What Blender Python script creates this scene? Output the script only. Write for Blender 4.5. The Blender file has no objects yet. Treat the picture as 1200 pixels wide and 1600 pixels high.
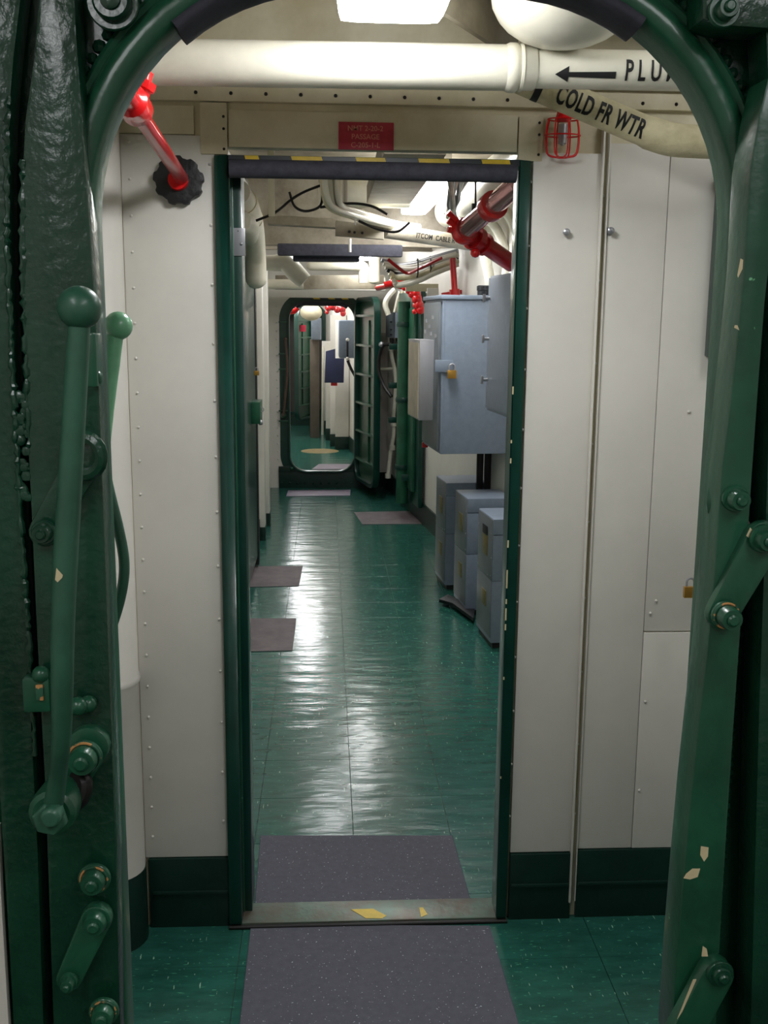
import bpy, bmesh, math, random
from mathutils import Vector as V, Matrix
random.seed(4)
SC = bpy.context.scene
COL = SC.collection
# ------------------------------------------------------------------ camera, world, exposure
F = 1610.0
CAM = V((0, 0, 1.6))
def _vd(x, y): return V(((x-600)/F, (800-y)/F, -1.0))
_cy = _vd(510, 500).normalized()
_cu = -_vd(522, 9500); _cu = (_cu-_cu.dot(_cy)*_cy).normalized()
_cx = _cy.cross(_cu)
MT = Matrix((_cx, _cy, _cu))            # camera space -> world
def at(px, py, Y):
    "point of the place seen at pixel (px, py) of the 1200x1600 photograph, at depth Y down the passage"
    d = MT @ _vd(px, py)
    return CAM+d*(Y/d.y)
def floor_at(px, py, z=0.0):
    d = MT @ _vd(px, py)
    return CAM+d*((z-CAM.z)/d.z)
cd = bpy.data.cameras.new('camera'); cam = bpy.data.objects.new('camera', cd); COL.objects.link(cam)
cam.matrix_world = Matrix.Translation(CAM) @ MT.to_4x4()
cd.sensor_fit = 'VERTICAL'; cd.sensor_height = 36.0; cd.lens = F/1600*36; cd.clip_start = .02
SC.camera = cam
w = bpy.data.worlds.new('world'); SC.world = w; w.use_nodes = True
w.node_tree.nodes['Background'].inputs[0].default_value = (.8, .85, .9, 1)
w.node_tree.nodes['Background'].inputs[1].default_value = .05
vs = SC.view_settings
vs.view_transform = 'Standard'; vs.look = 'None'; vs.gamma = 1; vs.use_curve_mapping = False
vs.exposure = 0.9

# ------------------------------------------------------------------ materials
def lin(c):
    return tuple(((v/255)/12.92 if v/255 <= .04045 else ((v/255+.055)/1.055)**2.4) for v in c)+(1,)
MATS = {}
def mat(name, rgb, rough=.45, metal=0, bump=0, bs=30, var=.08, vs_=6, coat=0, spots=None, emit=0, stretch=(1, 1, 1), bdist=.01, vcol=None, streak=None):
    if name in MATS: return MATS[name]
    m = bpy.data.materials.new(name); m.use_nodes = True
    nt = m.node_tree; N = nt.nodes; L = nt.links
    b = N['Principled BSDF']
    c = lin(rgb)
    b.inputs['Base Color'].default_value = c
    b.inputs['Roughness'].default_value = rough; b.inputs['Metallic'].default_value = metal
    b.inputs['Coat Weight'].default_value = coat; b.inputs['Coat Roughness'].default_value = .08
    geo = N.new('ShaderNodeNewGeometry')
    mp = N.new('ShaderNodeMapping'); mp.inputs['Scale'].default_value = stretch
    L.new(geo.outputs['Position'], mp.inputs['Vector'])
    col = None
    if var:
        n = N.new('ShaderNodeTexNoise'); n.inputs['Scale'].default_value = vs_; n.inputs['Detail'].default_value = 5; n.inputs['Roughness'].default_value = .65
        L.new(mp.outputs[0], n.inputs['Vector'])
        r = N.new('ShaderNodeValToRGB')
        c2 = lin(vcol) if vcol else tuple(v*(1-var*3.2) for v in c[:3])+(1,)
        r.color_ramp.elements[0].position = .32; r.color_ramp.elements[0].color = c2
        r.color_ramp.elements[1].position = .62; r.color_ramp.elements[1].color = tuple(min(1, v*(1+var)) for v in c[:3])+(1,)
        L.new(n.outputs['Fac'], r.inputs[0]); col = r.outputs[0]
    for sp in ([spots] if spots else [])+([streak] if streak else []):
        # (rgb, scale, threshold, stretch)
        rgb2, sc, th, st = sp
        mp2 = N.new('ShaderNodeMapping'); mp2.inputs['Scale'].default_value = st; L.new(geo.outputs['Position'], mp2.inputs['Vector'])
        n2 = N.new('ShaderNodeTexNoise'); n2.inputs['Scale'].default_value = sc; n2.inputs['Detail'].default_value = 3
        L.new(mp2.outputs[0], n2.inputs['Vector'])
        r2 = N.new('ShaderNodeValToRGB'); r2.color_ramp.elements[0].position = th; r2.color_ramp.elements[1].position = min(1, th+.03)
        L.new(n2.outputs['Fac'], r2.inputs[0])
        mx = N.new('ShaderNodeMixRGB'); L.new(r2.outputs[0], mx.inputs[0])
        if col: L.new(col, mx.inputs[1])
        else: mx.inputs[1].default_value = c
        mx.inputs[2].default_value = lin(rgb2); col = mx.outputs[0]
    if col: L.new(col, b.inputs['Base Color'])
    if bump:
        n = N.new('ShaderNodeTexNoise'); n.inputs['Scale'].default_value = bs; n.inputs['Detail'].default_value = 3
        L.new(mp.outputs[0], n.inputs['Vector'])
        bp = N.new('ShaderNodeBump'); bp.inputs['Strength'].default_value = bump; bp.inputs['Distance'].default_value = bdist
        L.new(n.outputs['Fac'], bp.inputs['Height']); L.new(bp.outputs[0], b.inputs['Normal'])
    if emit:
        b.inputs['Emission Color'].default_value = (.97, .985, 1, 1); b.inputs['Emission Strength'].default_value = emit
    MATS[name] = m
    return m
GREEN = mat('green_bulkhead_paint', (20, 66, 47), .28, bump=.32, bs=75, var=.12, vs_=5, coat=.3, bdist=.006)
GREEN2 = mat('green_smooth_paint', (30, 84, 60), .33, bump=.25, bs=60, var=.1, vs_=9, coat=.2, bdist=.003, spots=((120, 190, 140), 60, .76, (1, 1, 1)))
GROD = mat('green_handle_paint', (50, 96, 76), .38, bump=.12, bs=50, var=.1, vs_=12, coat=.1, bdist=.002)
GWORN = mat('worn_light_green_paint', (130, 196, 152), .3, var=.08, vs_=14, coat=.3, spots=((30, 72, 52), 20, .64, (1, 1, .6)))
GDARK = mat('dark_green_paint', (10, 56, 46), .35, bump=.2, bs=50, var=.1, coat=.2, bdist=.003)
GBASE = mat('green_baseboard_paint', (16, 46, 38), .4, bump=.3, bs=40, var=.12, bdist=.004)
CREAM = mat('cream_wall_paint', (218, 214, 205), .45, bump=.12, bs=8, var=.025, vs_=3, bdist=.01)
CREAM2 = mat('yellowed_cream_paint', (212, 204, 176), .5, bump=.15, bs=14, var=.05, vs_=5, bdist=.008, vcol=(192, 180, 146))
PIPEW = mat('white_pipe_paint', (226, 222, 204), .35, bump=.15, bs=18, var=.04, vs_=8, coat=.2, bdist=.006)
LAG = mat('cloth_lagging_paint', (214, 204, 168), .6, bump=.5, bs=70, var=.06, vs_=9, bdist=.004, vcol=(176, 166, 128))
DECK = mat('grimy_deckhead_paint', (148, 140, 122), .55, bump=.3, bs=9, var=.1, vs_=4, bdist=.01, vcol=(100, 92, 76))
BEAM = mat('deckhead_beam_paint', (152, 144, 128), .5, bump=.2, bs=12, var=.07, vs_=5, vcol=(112, 102, 86))
RED = mat('red_valve_paint', (226, 26, 30), .25, var=.05, vs_=20, coat=.5)
DRED = mat('dark_red_pipe_paint', (186, 22, 26), .3, var=.06, vs_=10, coat=.4)
CHROME = mat('polished_sleeve', (214, 190, 188), .16, metal=.85, var=.04)
BLACKR = mat('black_rubber', (24, 24, 26), .5, bump=.3, bs=40, var=.1)
FOAM = mat('grey_foam', (62, 62, 72), .85, bump=.3, bs=160, var=.1, vs_=40, bdist=.002)
YEL = mat('yellow_tape', (214, 182, 40), .45, var=.05, vs_=30)
BLKT = mat('black_tape', (42, 46, 52), .4, var=.05)
GRAYB = mat('blue_grey_enamel', (128, 140, 156), .38, bump=.06, bs=120, var=.03, vs_=30, bdist=.001)
GRAYD = mat('dark_grey_enamel', (108, 114, 118), .4, var=.05, vs_=12)
STEEL = mat('brushed_steel', (168, 168, 172), .35, metal=.55, var=.06, vs_=8, stretch=(1, 1, .2))
BRASS = mat('brass', (196, 150, 70), .3, metal=.7, var=.05)
PLATE = mat('brass_data_plate', (134, 118, 70), .4, metal=.4, var=.1, vs_=60)
DARKM = mat('dark_metal', (40, 38, 38), .4, metal=.5, var=.1)
BAREM = mat('scuffed_bare_metal', (120, 104, 108), .35, metal=.5, bump=.3, bs=30, var=.2, vs_=25, bdist=.002)
SIGNR = mat('red_sign_plate', (176, 36, 56), .4, var=.06, vs_=30)
SIGNT = mat('tan_sign_lettering', (208, 130, 110), .5, var=0)
BLACK = mat('black_stencil_paint', (22, 22, 22), .6, var=0)
CHIP = mat('primer_chip', (216, 200, 160), .5, var=.05)
RUST = mat('chipped_ring_paint', (44, 92, 70), .5, var=.1, spots=((196, 140, 84), 70, .52, (1, 1, 1)))
NAVY = mat('navy_canvas', (30, 36, 66), .7, var=.05)
MATG = mat('non_skid_mat', (80, 80, 92), .75, bump=.5, bs=260, var=.05, vs_=50, bdist=.002, spots=((215, 215, 224), 190, .69, (1, 1, 1)))
MATR = mat('worn_brown_mat', (104, 94, 96), .65, bump=.4, bs=200, var=.1, vs_=9, bdist=.002)
SILL = mat('worn_sill_plate', (92, 112, 100), .4, metal=.3, bump=.2, bs=30, var=.14, vs_=11, vcol=(104, 88, 78))
TILE = mat('waxed_green_tile', (38, 92, 80), .19, bump=.085, bs=3.2, var=.1, vs_=7, stretch=(1.2, 3.4, 1), bdist=.06,
           spots=((70, 150, 118), 11, .66, (3.5, 14, 1)), streak=((150, 190, 165), 16, .69, (9, 1.6, 1)))
GROUT = mat('tile_joint', (14, 50, 40), .6, var=0)
GLOW = mat('lit_lamp_diffuser', (255, 255, 255), .3, var=0, emit=20)
GLOW2 = mat('added_fill_glow_bright', (255, 255, 255), .3, var=0, emit=12)  # glow of the added fill lights in the passage
GLOW4 = mat('added_fill_glow_medium', (255, 255, 255), .3, var=0, emit=6)  # glow of the added fill light in the first compartment
GLOW3 = mat('added_fill_glow_dim', (255, 255, 255), .3, var=0, emit=4.6)  # glow of the two added fill lights behind the camera
TRAN = mat('beige_board', (196, 188, 160), .5, var=.05)

# ------------------------------------------------------------------ mesh building
ORG = {}
class MB:
    def __init__(s): s.v = []; s.f = []
    def add(s, vs, fs):
        n = len(s.v); s.v += [V(p) for p in vs]; s.f += [tuple(i+n for i in f) for f in fs]; return s
    def box(s, a, b, top=None):
        a = V(a); b = V(b)
        vs = [(x, y, z) for z in (a.z, b.z) for (x, y) in ((a.x, a.y), (b.x, a.y), (b.x, b.y), (a.x, b.y))]
        return s.add(vs, [(3, 2, 1, 0), (4, 5, 6, 7), (0, 1, 5, 4), (1, 2, 6, 5), (2, 3, 7, 6), (3, 0, 4, 7)])
    def cbox(s, c, size, axes=None):
        "box at a centre with own axes"
        c = V(c); hx, hy, hz = [k/2 for k in size]
        ax = axes or (V((1, 0, 0)), V((0, 1, 0)), V((0, 0, 1)))
        vs = [c+ax[0]*x*hx+ax[1]*y*hy+ax[2]*z*hz for z in (-1, 1) for (x, y) in ((-1, -1), (1, -1), (1, 1), (-1, 1))]
        return s.add(vs, [(3, 2, 1, 0), (4, 5, 6, 7), (0, 1, 5, 4), (1, 2, 6, 5), (2, 3, 7, 6), (3, 0, 4, 7)])
    def prism(s, pts, d):
        "polygon pts extruded by vector d"
        pts = [V(p) for p in pts]; d = V(d); n = len(pts)
        nrm = V((0, 0, 0))
        for i in range(n): nrm += pts[i].cross(pts[(i+1) % n])
        if nrm.dot(d) > 0: pts = pts[::-1]
        return s.add(pts+[p+d for p in pts], [tuple(range(n)), tuple(range(2*n-1, n-1, -1))]+[(i, i+n, (i+1) % n+n, (i+1) % n) for i in range(n)])
    def tube(s, pts, r, n=12, cap=True):
        pts = [V(p) for p in pts]; k = len(pts)
        rs = r if isinstance(r, (list, tuple)) else [r]*k
        prev = None; base = len(s.v); vs = []; fs = []
        for i, p in enumerate(pts):
            t = (pts[min(i+1, k-1)]-pts[max(i-1, 0)])
            t = t.normalized() if t.length > 1e-9 else V((0, 0, 1))
            if prev is None:
                prev = t.orthogonal().normalized()
            prev = (prev-t*prev.dot(t))
            prev = prev.normalized() if prev.length > 1e-6 else t.orthogonal().normalized()
            q = t.cross(prev)
            for j in range(n):
                a = 2*math.pi*j/n
                vs.append(p+(prev*math.cos(a)+q*math.sin(a))*rs[i])
        for i in range(k-1):
            for j in range(n):
                fs.append((i*n+j, i*n+(j+1) % n, (i+1)*n+(j+1) % n, (i+1)*n+j))
        if cap: fs += [tuple(range(n-1, -1, -1)), tuple(range((k-1)*n, k*n))]
        return s.add(vs, fs)
    def lathe(s, c, d, prof, n=20):
        "profile [(along d, radius)] turned about the axis d through c"
        c = V(c); d = V(d).normalized(); u = d.orthogonal().normalized(); q = d.cross(u)
        vs = []; fs = []; k = len(prof)
        for (h, r) in prof:
            for j in range(n):
                a = 2*math.pi*j/n
                vs.append(c+d*h+(u*math.cos(a)+q*math.sin(a))*max(r, 1e-5))
        for i in range(k-1):
            for j in range(n):
                fs.append((i*n+j, i*n+(j+1) % n, (i+1)*n+(j+1) % n, (i+1)*n+j))
        fs += [tuple(range(n-1, -1, -1)), tuple(range((k-1)*n, k*n))]
        return s.add(vs, fs)
    def ball(s, c, r, n=16, sq=(1, 1, 1)):
        c = V(c); vs = []; fs = []; m = n//2
        for i in range(m+1):
            t = math.pi*i/m
            for j in range(n):
                a = 2*math.pi*j/n
                vs.append(c+V((math.sin(t)*math.cos(a)*sq[0], math.sin(t)*math.sin(a)*sq[1], math.cos(t)*sq[2]))*r)
        for i in range(m):
            for j in range(n):
                fs.append((i*n+j, (i+1)*n+j, (i+1)*n+(j+1) % n, i*n+(j+1) % n))
        return s.add(vs, fs)
    def torus(s, c, d, R, r, n=24, m=8):
        d = V(d).normalized(); u = d.orthogonal().normalized(); q = d.cross(u); c = V(c)
        vs = []; fs = []
        for i in range(n):
            a = 2*math.pi*i/n; e = u*math.cos(a)+q*math.sin(a)
            for j in range(m):
                b = 2*math.pi*j/m; vs.append(c+e*(R+r*math.cos(b))+d*r*math.sin(b))
        for i in range(n):
            for j in range(m):
                fs.append((i*m+j, ((i+1) % n)*m+j, ((i+1) % n)*m+(j+1) % m, i*m+(j+1) % m))
        return s.add(vs, fs)
    def sweep(s, path, nrm, prof, closed=True):
        "profile [(outward offset, y)] swept along a path in the xz plane with its outward normals"
        k = len(path); m = len(prof); vs = []; fs = []
        for p, q in zip(path, nrm):
            for (o, y) in prof: vs.append(V((p[0]+q[0]*o, y, p[1]+q[1]*o)))
        for i in range(k if closed else k-1):
            for j in range(m):
                a = i*m+j; b = ((i+1) % k)*m+j; c = ((i+1) % k)*m+(j+1) % m; d = i*m+(j+1) % m
                fs.append((a, d, c, b))
        if not closed: fs += [tuple(range(m)), tuple(range(k*m-1, (k-1)*m-1, -1))]
        return s.add(vs, fs)
    def build(s, name, m, parent=None, bevel=0, smooth=True, ang=35, seg=2):
        org = ORG.get(parent, V((0, 0, 0))) if parent else s.org() if False else V((0, 0, 0))
        me = bpy.data.meshes.new(name)
        me.from_pydata([tuple(p-org) for p in s.v], [], s.f); me.materials.append(m)
        bm = bmesh.new(); bm.from_mesh(me)
        bmesh.ops.remove_doubles(bm, verts=bm.verts, dist=1e-6)
        bmesh.ops.recalc_face_normals(bm, faces=bm.faces)
        if bevel:
            es = [e for e in bm.edges if len(e.link_faces) == 2 and e.calc_face_angle(0) > .6]
            bmesh.ops.bevel(bm, geom=es, offset=bevel, segments=seg, profile=.6, affect='EDGES', clamp_overlap=True)
        bm.to_mesh(me); bm.free()
        if smooth:
            me.shade_smooth(); me.set_sharp_from_angle(angle=math.radians(ang))
        o = bpy.data.objects.new(name, me); COL.objects.link(o)
        if parent: o.parent = parent
        ORG[o] = org
        return o
def thing(name, label, cat, loc=(0, 0, 0), group=None):
    o = bpy.data.objects.new(name, None); COL.objects.link(o); o.location = V(loc); o.empty_display_size = .05
    o['label'] = label; o['category'] = cat
    if group: o['group'] = group
    ORG[o] = V(loc); return o
def tag(o, label, cat, group=None):
    o['label'] = label; o['category'] = cat
    if group: o['group'] = group
    return o
def struct(o): o['kind'] = 'structure'; return o
def stuff(o): o['kind'] = 'stuff'; return o
def copy_tree(o, parent=None):
    c = o.copy(); COL.objects.link(c); c.parent = parent
    if parent is not None: c.matrix_parent_inverse = o.matrix_parent_inverse.copy()
    for ch in list(o.children): copy_tree(ch, c)
    return c
def smoothpts(pts, n=6):
    pts = [V(p) for p in pts]
    P = [pts[0]*2-pts[1]]+pts+[pts[-1]*2-pts[-2]]; out = []
    for i in range(1, len(P)-2):
        a, b, c, d = P[i-1:i+3]
        for k in range(n):
            t = k/n
            out.append(.5*((2*b)+(c-a)*t+(2*a-5*b+4*c-d)*t*t+(3*b-a-3*c+d)*t**3))
    return out+[pts[-1]]
def interp(vals, n=6):
    out = []
    for i in range(len(vals)-1):
        for k in range(n): out.append(vals[i]+(vals[i+1]-vals[i])*k/n)
    return out+[vals[-1]]
def lettering(text, size, name, m, parent, fn, bold=.0, align='LEFT', spacing=1.0, xs=1.0):
    "text turned into a mesh, cut fine and laid on a surface by fn(x, y)"
    cu = bpy.data.curves.new(name, 'FONT'); cu.body = text; cu.size = size; cu.offset = bold; cu.align_x = align; cu.align_y = 'CENTER'
    cu.space_character = spacing; cu.resolution_u = 3
    to = bpy.data.objects.new(name, cu); COL.objects.link(to)
    dg = bpy.context.evaluated_depsgraph_get()
    me = bpy.data.meshes.new_from_object(to.evaluated_get(dg))
    bpy.data.objects.remove(to)
    bm = bmesh.new(); bm.from_mesh(me)
    y = -size*.6
    while y < size*.6:
        bmesh.ops.bisect_plane(bm, geom=bm.verts[:]+bm.edges[:]+bm.faces[:], plane_co=(0, y, 0), plane_no=(0, 1, 0)); y += size/9
    org = ORG.get(parent, V((0, 0, 0)))
    for v in bm.verts: v.co = V(fn(v.co.x*xs, v.co.y))-org
    bmesh.ops.recalc_face_normals(bm, faces=bm.faces)
    bm.to_mesh(me); bm.free(); me.materials.clear(); me.materials.append(m); me.name = name
    o = bpy.data.objects.new(name, me); COL.objects.link(o); o.parent = parent; ORG[o] = org
    return o
def rrect(cx, cz, hw, hz, r, n=14):
    "rounded rectangle path in xz with outward normals, counter-clockwise from the right side"
    P = []; Q = []
    for (sx, sz, a0) in ((1, 1, 0), (-1, 1, 90), (-1, -1, 180), (1, -1, 270)):
        for i in range(n+1):
            a = math.radians(a0+90*i/n)
            P.append((cx+sx*(hw-r)+math.cos(a)*r, cz+sz*(hz-r)+math.sin(a)*r)); Q.append((math.cos(a), math.sin(a)))
    return P, Q
def plate_with_hole(P, x0, x1, z0, z1, y0, y1):
    "flat plate between a hole outline and a rectangle"
    mb = MB(); cx = sum(p[0] for p in P)/len(P); cz = sum(p[1] for p in P)/len(P)
    P = list(P); out = []
    corners = [(x1, z1), (x0, z1), (x0, z0), (x1, z0)]
    full = []
    for p in P: full.append((math.atan2(p[1]-cz, p[0]-cx), p))
    for c in corners:
        a = math.atan2(c[1]-cz, c[0]-cx)
        best = min(range(len(full)), key=lambda i: abs((full[i][0]-a+math.pi) % (2*math.pi)-math.pi))
        # snap: the corner is used for that hole vertex
        full[best] = (a, full[best][1], c)
    for e in full:
        if len(e) == 3: out.append(e[2]); continue
        dx, dz = math.cos(e[0]), math.sin(e[0])
        t = min([((x1-cx)/dx if dx > 1e-9 else 1e9), ((x0-cx)/dx if dx < -1e-9 else 1e9), ((z1-cz)/dz if dz > 1e-9 else 1e9), ((z0-cz)/dz if dz < -1e-9 else 1e9)])
        out.append((cx+dx*t, cz+dz*t))
    n = len(P)
    vs = [(p[0], y0, p[1]) for p in P]+[(p[0], y0, p[1]) for p in out]+[(p[0], y1, p[1]) for p in P]+[(p[0], y1, p[1]) for p in out]
    fs = []
    for i in range(n):
        j = (i+1) % n
        fs += [(i, j, n+j, n+i), (2*n+i, 3*n+i, 3*n+j, 2*n+j), (i, 2*n+i, 2*n+j, j), (n+i, n+j, 3*n+j, 3*n+i)]
    return mb.add(vs, fs)
XA, YA, ZA = V((1, 0, 0)), V((0, 1, 0)), V((0, 0, 1))
def hexprof(mb, c, d, r, h):
    mb.lathe(c, d, [(0, r), (h*.8, r), (h, r*.9)], n=6); return mb
def pxr(px, Y): return px/F*Y             # a size in pixels at a depth, in metres

# ------------------------------------------------------------------ the setting
YN, Y1, Y2, Y3 = 1.16, 2.544, 9.89, 15.9   # near green bulkhead, doorway bulkhead, far oval door, last bulkhead
CE = 2.45
def XR(Y): return .71-.1*(Y-8.69)           # the right side of the ship closes in
def XL(Y): return -.5 if Y < 8.1 else (-.58 if Y < Y2 else -.8)

fl = struct(MB().box((-1.5, -1.6, -.05), (2.0, 16.4, -.004)).build('floor', GROUT, smooth=False))
TS = .308
tm = MB().box((-TS/2+.0007, -TS/2+.0007, -.004), (TS/2-.0007, TS/2-.0007, 0))
tile0 = tm.build('tile', TILE, fl, bevel=.0006, smooth=False, seg=1)
tmesh = tile0.data; first = True
for j in range(-1, 52):
    yc = 3.28-TS*3+TS*(j+.5)
    if yc+TS/2 < 1.3 or yc > 16: continue
    for i in range(-3, 5):
        xc = .083+TS*(i+.5)
        if xc-TS/2 > XR(yc)+.02 or xc+TS/2 < (-.62 if yc < Y1 else XL(yc)-.02): continue
        if first: o = tile0; first = False
        else:
            o = bpy.data.objects.new('tile', tmesh); COL.objects.link(o); o.parent = fl
        o.location = (xc, yc, 0)

struct(MB().box((-1.5, -1.6, CE), (2.0, 16.4, CE+.05)).build('ceiling', DECK, smooth=False))
# left and right walls
wl = struct(MB().box((-.60, Y1, 0), (-.50, 8.16, CE)).box((-.66, 8.16, 0), (-.58, Y2, CE)).box((-.9, Y2, 0), (-.8, 16, CE)).box((-.80, 1.18, 0), (-.72, Y1, CE)).build('wall_left', CREAM, smooth=False))
wr = MB()
wr.prism([(XR(Y1), Y1, 0), (XR(16), 16, 0), (XR(16)+.1, 16, 0), (XR(Y1)+.1, Y1, 0)], (0, 0, CE))
wr.box((1.5, 1.18, 0), (1.6, Y1, CE))
wr = struct(wr.build('wall_right', CREAM, smooth=False))
struct(MB().box((-1.5, -1.6, 0), (-1.4, 1.15, CE)).box((1.9, -1.6, 0), (2.0, 1.15, CE)).box((-1.4, -1.6, 0), (1.9, -1.5, CE)).build('wall_back', CREAM, smooth=False))
# right baseboards down the passage
bb = MB()
for a, b in ((Y1+.1, Y2-.02), (Y2+.05, 15.8)):
    bb.prism([(XR(a)-.012, a, 0), (XR(b)-.012, b, 0), (XR(b), b, 0), (XR(a), a, 0)], (0, 0, .17))
struct(bb.build('baseboard_right', GBASE))
struct(MB().box((-.50, Y1+.1, 0), (-.488, 8.16, .16)).box((-.58, 8.17, 0), (-.568, Y2-.03, .16)).box((-.8, Y2+.05, 0), (-.788, 15.8, .16)).build('baseboard_left', GBASE))

# ---------------- the near green bulkhead with its rounded opening
NP, NQ = rrect(.098, 1.075, .343, .875, .25, 16)
wf = struct(plate_with_hole([(p[0]+q[0]*.02, p[1]+q[1]*.02) for p, q in zip(NP, NQ)], -1.4, 1.9, 0, CE, YN, YN+.012).build('wall_front', GREEN, bevel=0, smooth=False))
prof = [(0, 1.182), (-.001, 1.150), (.001, 1.138), (.006, 1.132), (.018, 1.130), (.026, 1.134), (.030, 1.142), (.033, 1.146), (.0375, 1.143), (.042, 1.146), (.045, 1.156), (.046, 1.1615), (.022, 1.175), (.012, 1.182)]
MB().sweep(NP, NQ, prof).build('coaming', GREEN2, wf, ang=50)
# lumpy weld beads beside the ring
wb = MB(); r_ = random.Random(7)
for i, (p, q) in enumerate(zip(NP, NQ)):
    pass
k = len(NP)
def along(P, step):
    out = []
    for i in range(len(P)):
        a = V((P[i][0], 0, P[i][1])); b = V((P[(i+1) % len(P)][0], 0, P[(i+1) % len(P)][1])); n = max(1, int((b-a).length/step))
        for t in range(n): out.append(a+(b-a)*t/n)
    return out
off = [(p[0]+q[0]*.049, p[1]+q[1]*.049) for p, q in zip(NP, NQ)]
for p in along(off, .011):
    wb.ball((p.x+r_.uniform(-.001, .001), YN-.0005, p.z), .006+r_.uniform(0, .002), 8)
stuff(wb.build('weld_bead', GREEN, wf))

def plate_px(name, pts, Y, thick, m, parent, bevel=.002):
    return MB().prism([at(x, y, Y) for x, y in pts], (0, thick, 0)).build(name, m, parent, bevel=bevel)
YP = 1.115
# left flange bar, outer plate and their welded joint
plate_px('flange_bar', [(62, -40), (115, -40), (120, 60), (127, 150), (134, 260), (142, 380), (149, 480), (155, 600), (161, 760), (167, 930), (174, 1120), (181, 1330), (190, 1640), (84, 1640), (76, 1420), (70, 1240), (61, 1080), (54, 940), (48, 800), (43, 700), (38, 560), (33, 420), (33, 290), (38, 190), (52, 90)], YP, .04, GREEN, wf, .004)
plate_px('outer_plate', [(-320, -60), (40, -60), (22, 90), (14, 190), (13, 290), (15, 420), (21, 560), (27, 700), (36, 860), (44, 1000), (52, 1180), (60, 1340), (70, 1640), (22, 1640), (8, 1400), (1, 1290), (-6, 1100), (-320, 1100)], YP+.004, .036, GREEN, wf, .005)
wb = MB()
for pts in ([(13, 150), (11, 290), (13, 420), (19, 560), (26, 700), (36, 860), (45, 1000), (55, 1180)], [(36, 250), (36, 420), (41, 560), (46, 700)]):
    P = smoothpts([at(x, y, YP+.002) for x, y in pts], 22)
    wb.tube([p+V((r_.uniform(-.0012, .0012), 0, 0)) for p in P], [r_.uniform(.0018, .0046) for _ in P], 8)
for i in range(34):
    yy = r_.uniform(620, 780); wb.ball(at(r_.uniform(-9, 9)+20+yy*.024, yy, YP+.002), r_.uniform(.002, .0055), 8, (1.3, .6, r_.uniform(.7, 1.6)))
stuff(wb.build('weld_bead', GREEN, wf))
# right flange bar with raised edge
fb = plate_px('flange_bar', [(1200, 120), (1186, 180), (1172, 262), (1168, 330), (1163, 420), (1152, 530), (1140, 640), (1128, 730), (1116, 900), (1106, 1010), (1093, 1120), (1080, 1240), (1068, 1370), (1057, 1500), (1048, 1640), (1118, 1640), (1124, 1500), (1136, 1300), (1148, 1120), (1158, 980), (1168, 860), (1176, 740), (1186, 600), (1196, 470), (1216, 300), (1240, 120)], 1.075, .05, GREEN2, wf, .003)
plate_px('outer_plate', [(1096, -60), (1520, -60), (1520, 46), (1192, 44), (1130, 40), (1098, 30)], 1.09, .05, GREEN, wf, .004)
plate_px('outer_plate', [(1196, 40), (1520, 40), (1520, 1700), (1170, 1700), (1178, 1400), (1186, 1100), (1198, 760), (1205, 480), (1208, 300)], 1.10, .05, GREEN, wf, .004)
# scuffed bare patch behind the link arm
plate_px('bare_patch', [(1118, 818), (1170, 812), (1188, 850), (1160, 900), (1128, 950), (1106, 960), (1110, 880)], 1.102, .02, BAREM, wf, .002)
for pts in ([(1095, 1322), (1107, 1324), (1106, 1338), (1100, 1346), (1094, 1336)], [(1072, 1365), (1082, 1357), (1094, 1357), (1090, 1370), (1078, 1374), (1068, 1372)], [(1148, 508), (1152, 508), (1155, 516), (1147, 512)]):
    MB().prism([at(x, y, 1.0748) for x, y in pts], (0, -.0004, 0)).build('paint_chip', CHIP, wf, smooth=False)
for pts in ([(1157, 404), (1161, 406), (1160, 420), (1153, 434), (1152, 430)],):
    MB().prism([at(x, y, 1.0748) for x, y in pts], (0, -.0004, 0)).build('paint_chip', CHIP, wf, smooth=False)
# pale edge of the neighbouring wall at the far left
q = [at(-40, 1285, 1.13), at(2, 1285, 1.13), at(6, 1400, 1.13), at(20, 1640, 1.13), at(-60, 1640, 1.13)]
MB().prism(q, (0, -.01, 0)).build('white_edge', CREAM, wf)

def bolt(parent, px, py, Y, r, washer=1.35, cap=.5, h=.012, m=GREEN2, name='bolt', ring=None):
    c = at(px, py, Y); rr = pxr(r, Y); b = MB()
    b.lathe(c+YA*.004, -YA, [(0, rr*washer), (.004, rr*washer), (.005, rr*washer*.95)], 24)
    b.lathe(c, -YA, [(0, rr), (h*.75, rr), (h, rr*.88), (h, rr*.55), (h+.003, rr*.52), (h+.0045, rr*.36)], 20)
    o = b.build(name, m, parent, ang=30)
    if ring: MB().torus(c-YA*.001, YA, rr*1.12, rr*.10, 24, 6).build('worn_ring', ring, o)
    return o
def arm(parent, p, q, w0, w1, Y, t=.010, m=GREEN2, name='link_arm', bevel=.003):
    "flat link with round ends between two pixel points"
    A = at(*p, Y); B = at(*q, Y); ra = pxr(w0, Y); rb = pxr(w1, Y)
    d = B-A; an = math.atan2(d.z, d.x); pts = []
    for i in range(9):
        a = an+math.pi/2+math.pi*i/8; pts.append(A+V((math.cos(a), 0, math.sin(a)))*ra)
    for i in range(9):
        a = an-math.pi/2+math.pi*i/8; pts.append(B+V((math.cos(a), 0, math.sin(a)))*rb)
    return MB().prism(pts, (0, t, 0)).build(name, m, parent, bevel=bevel)

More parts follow.
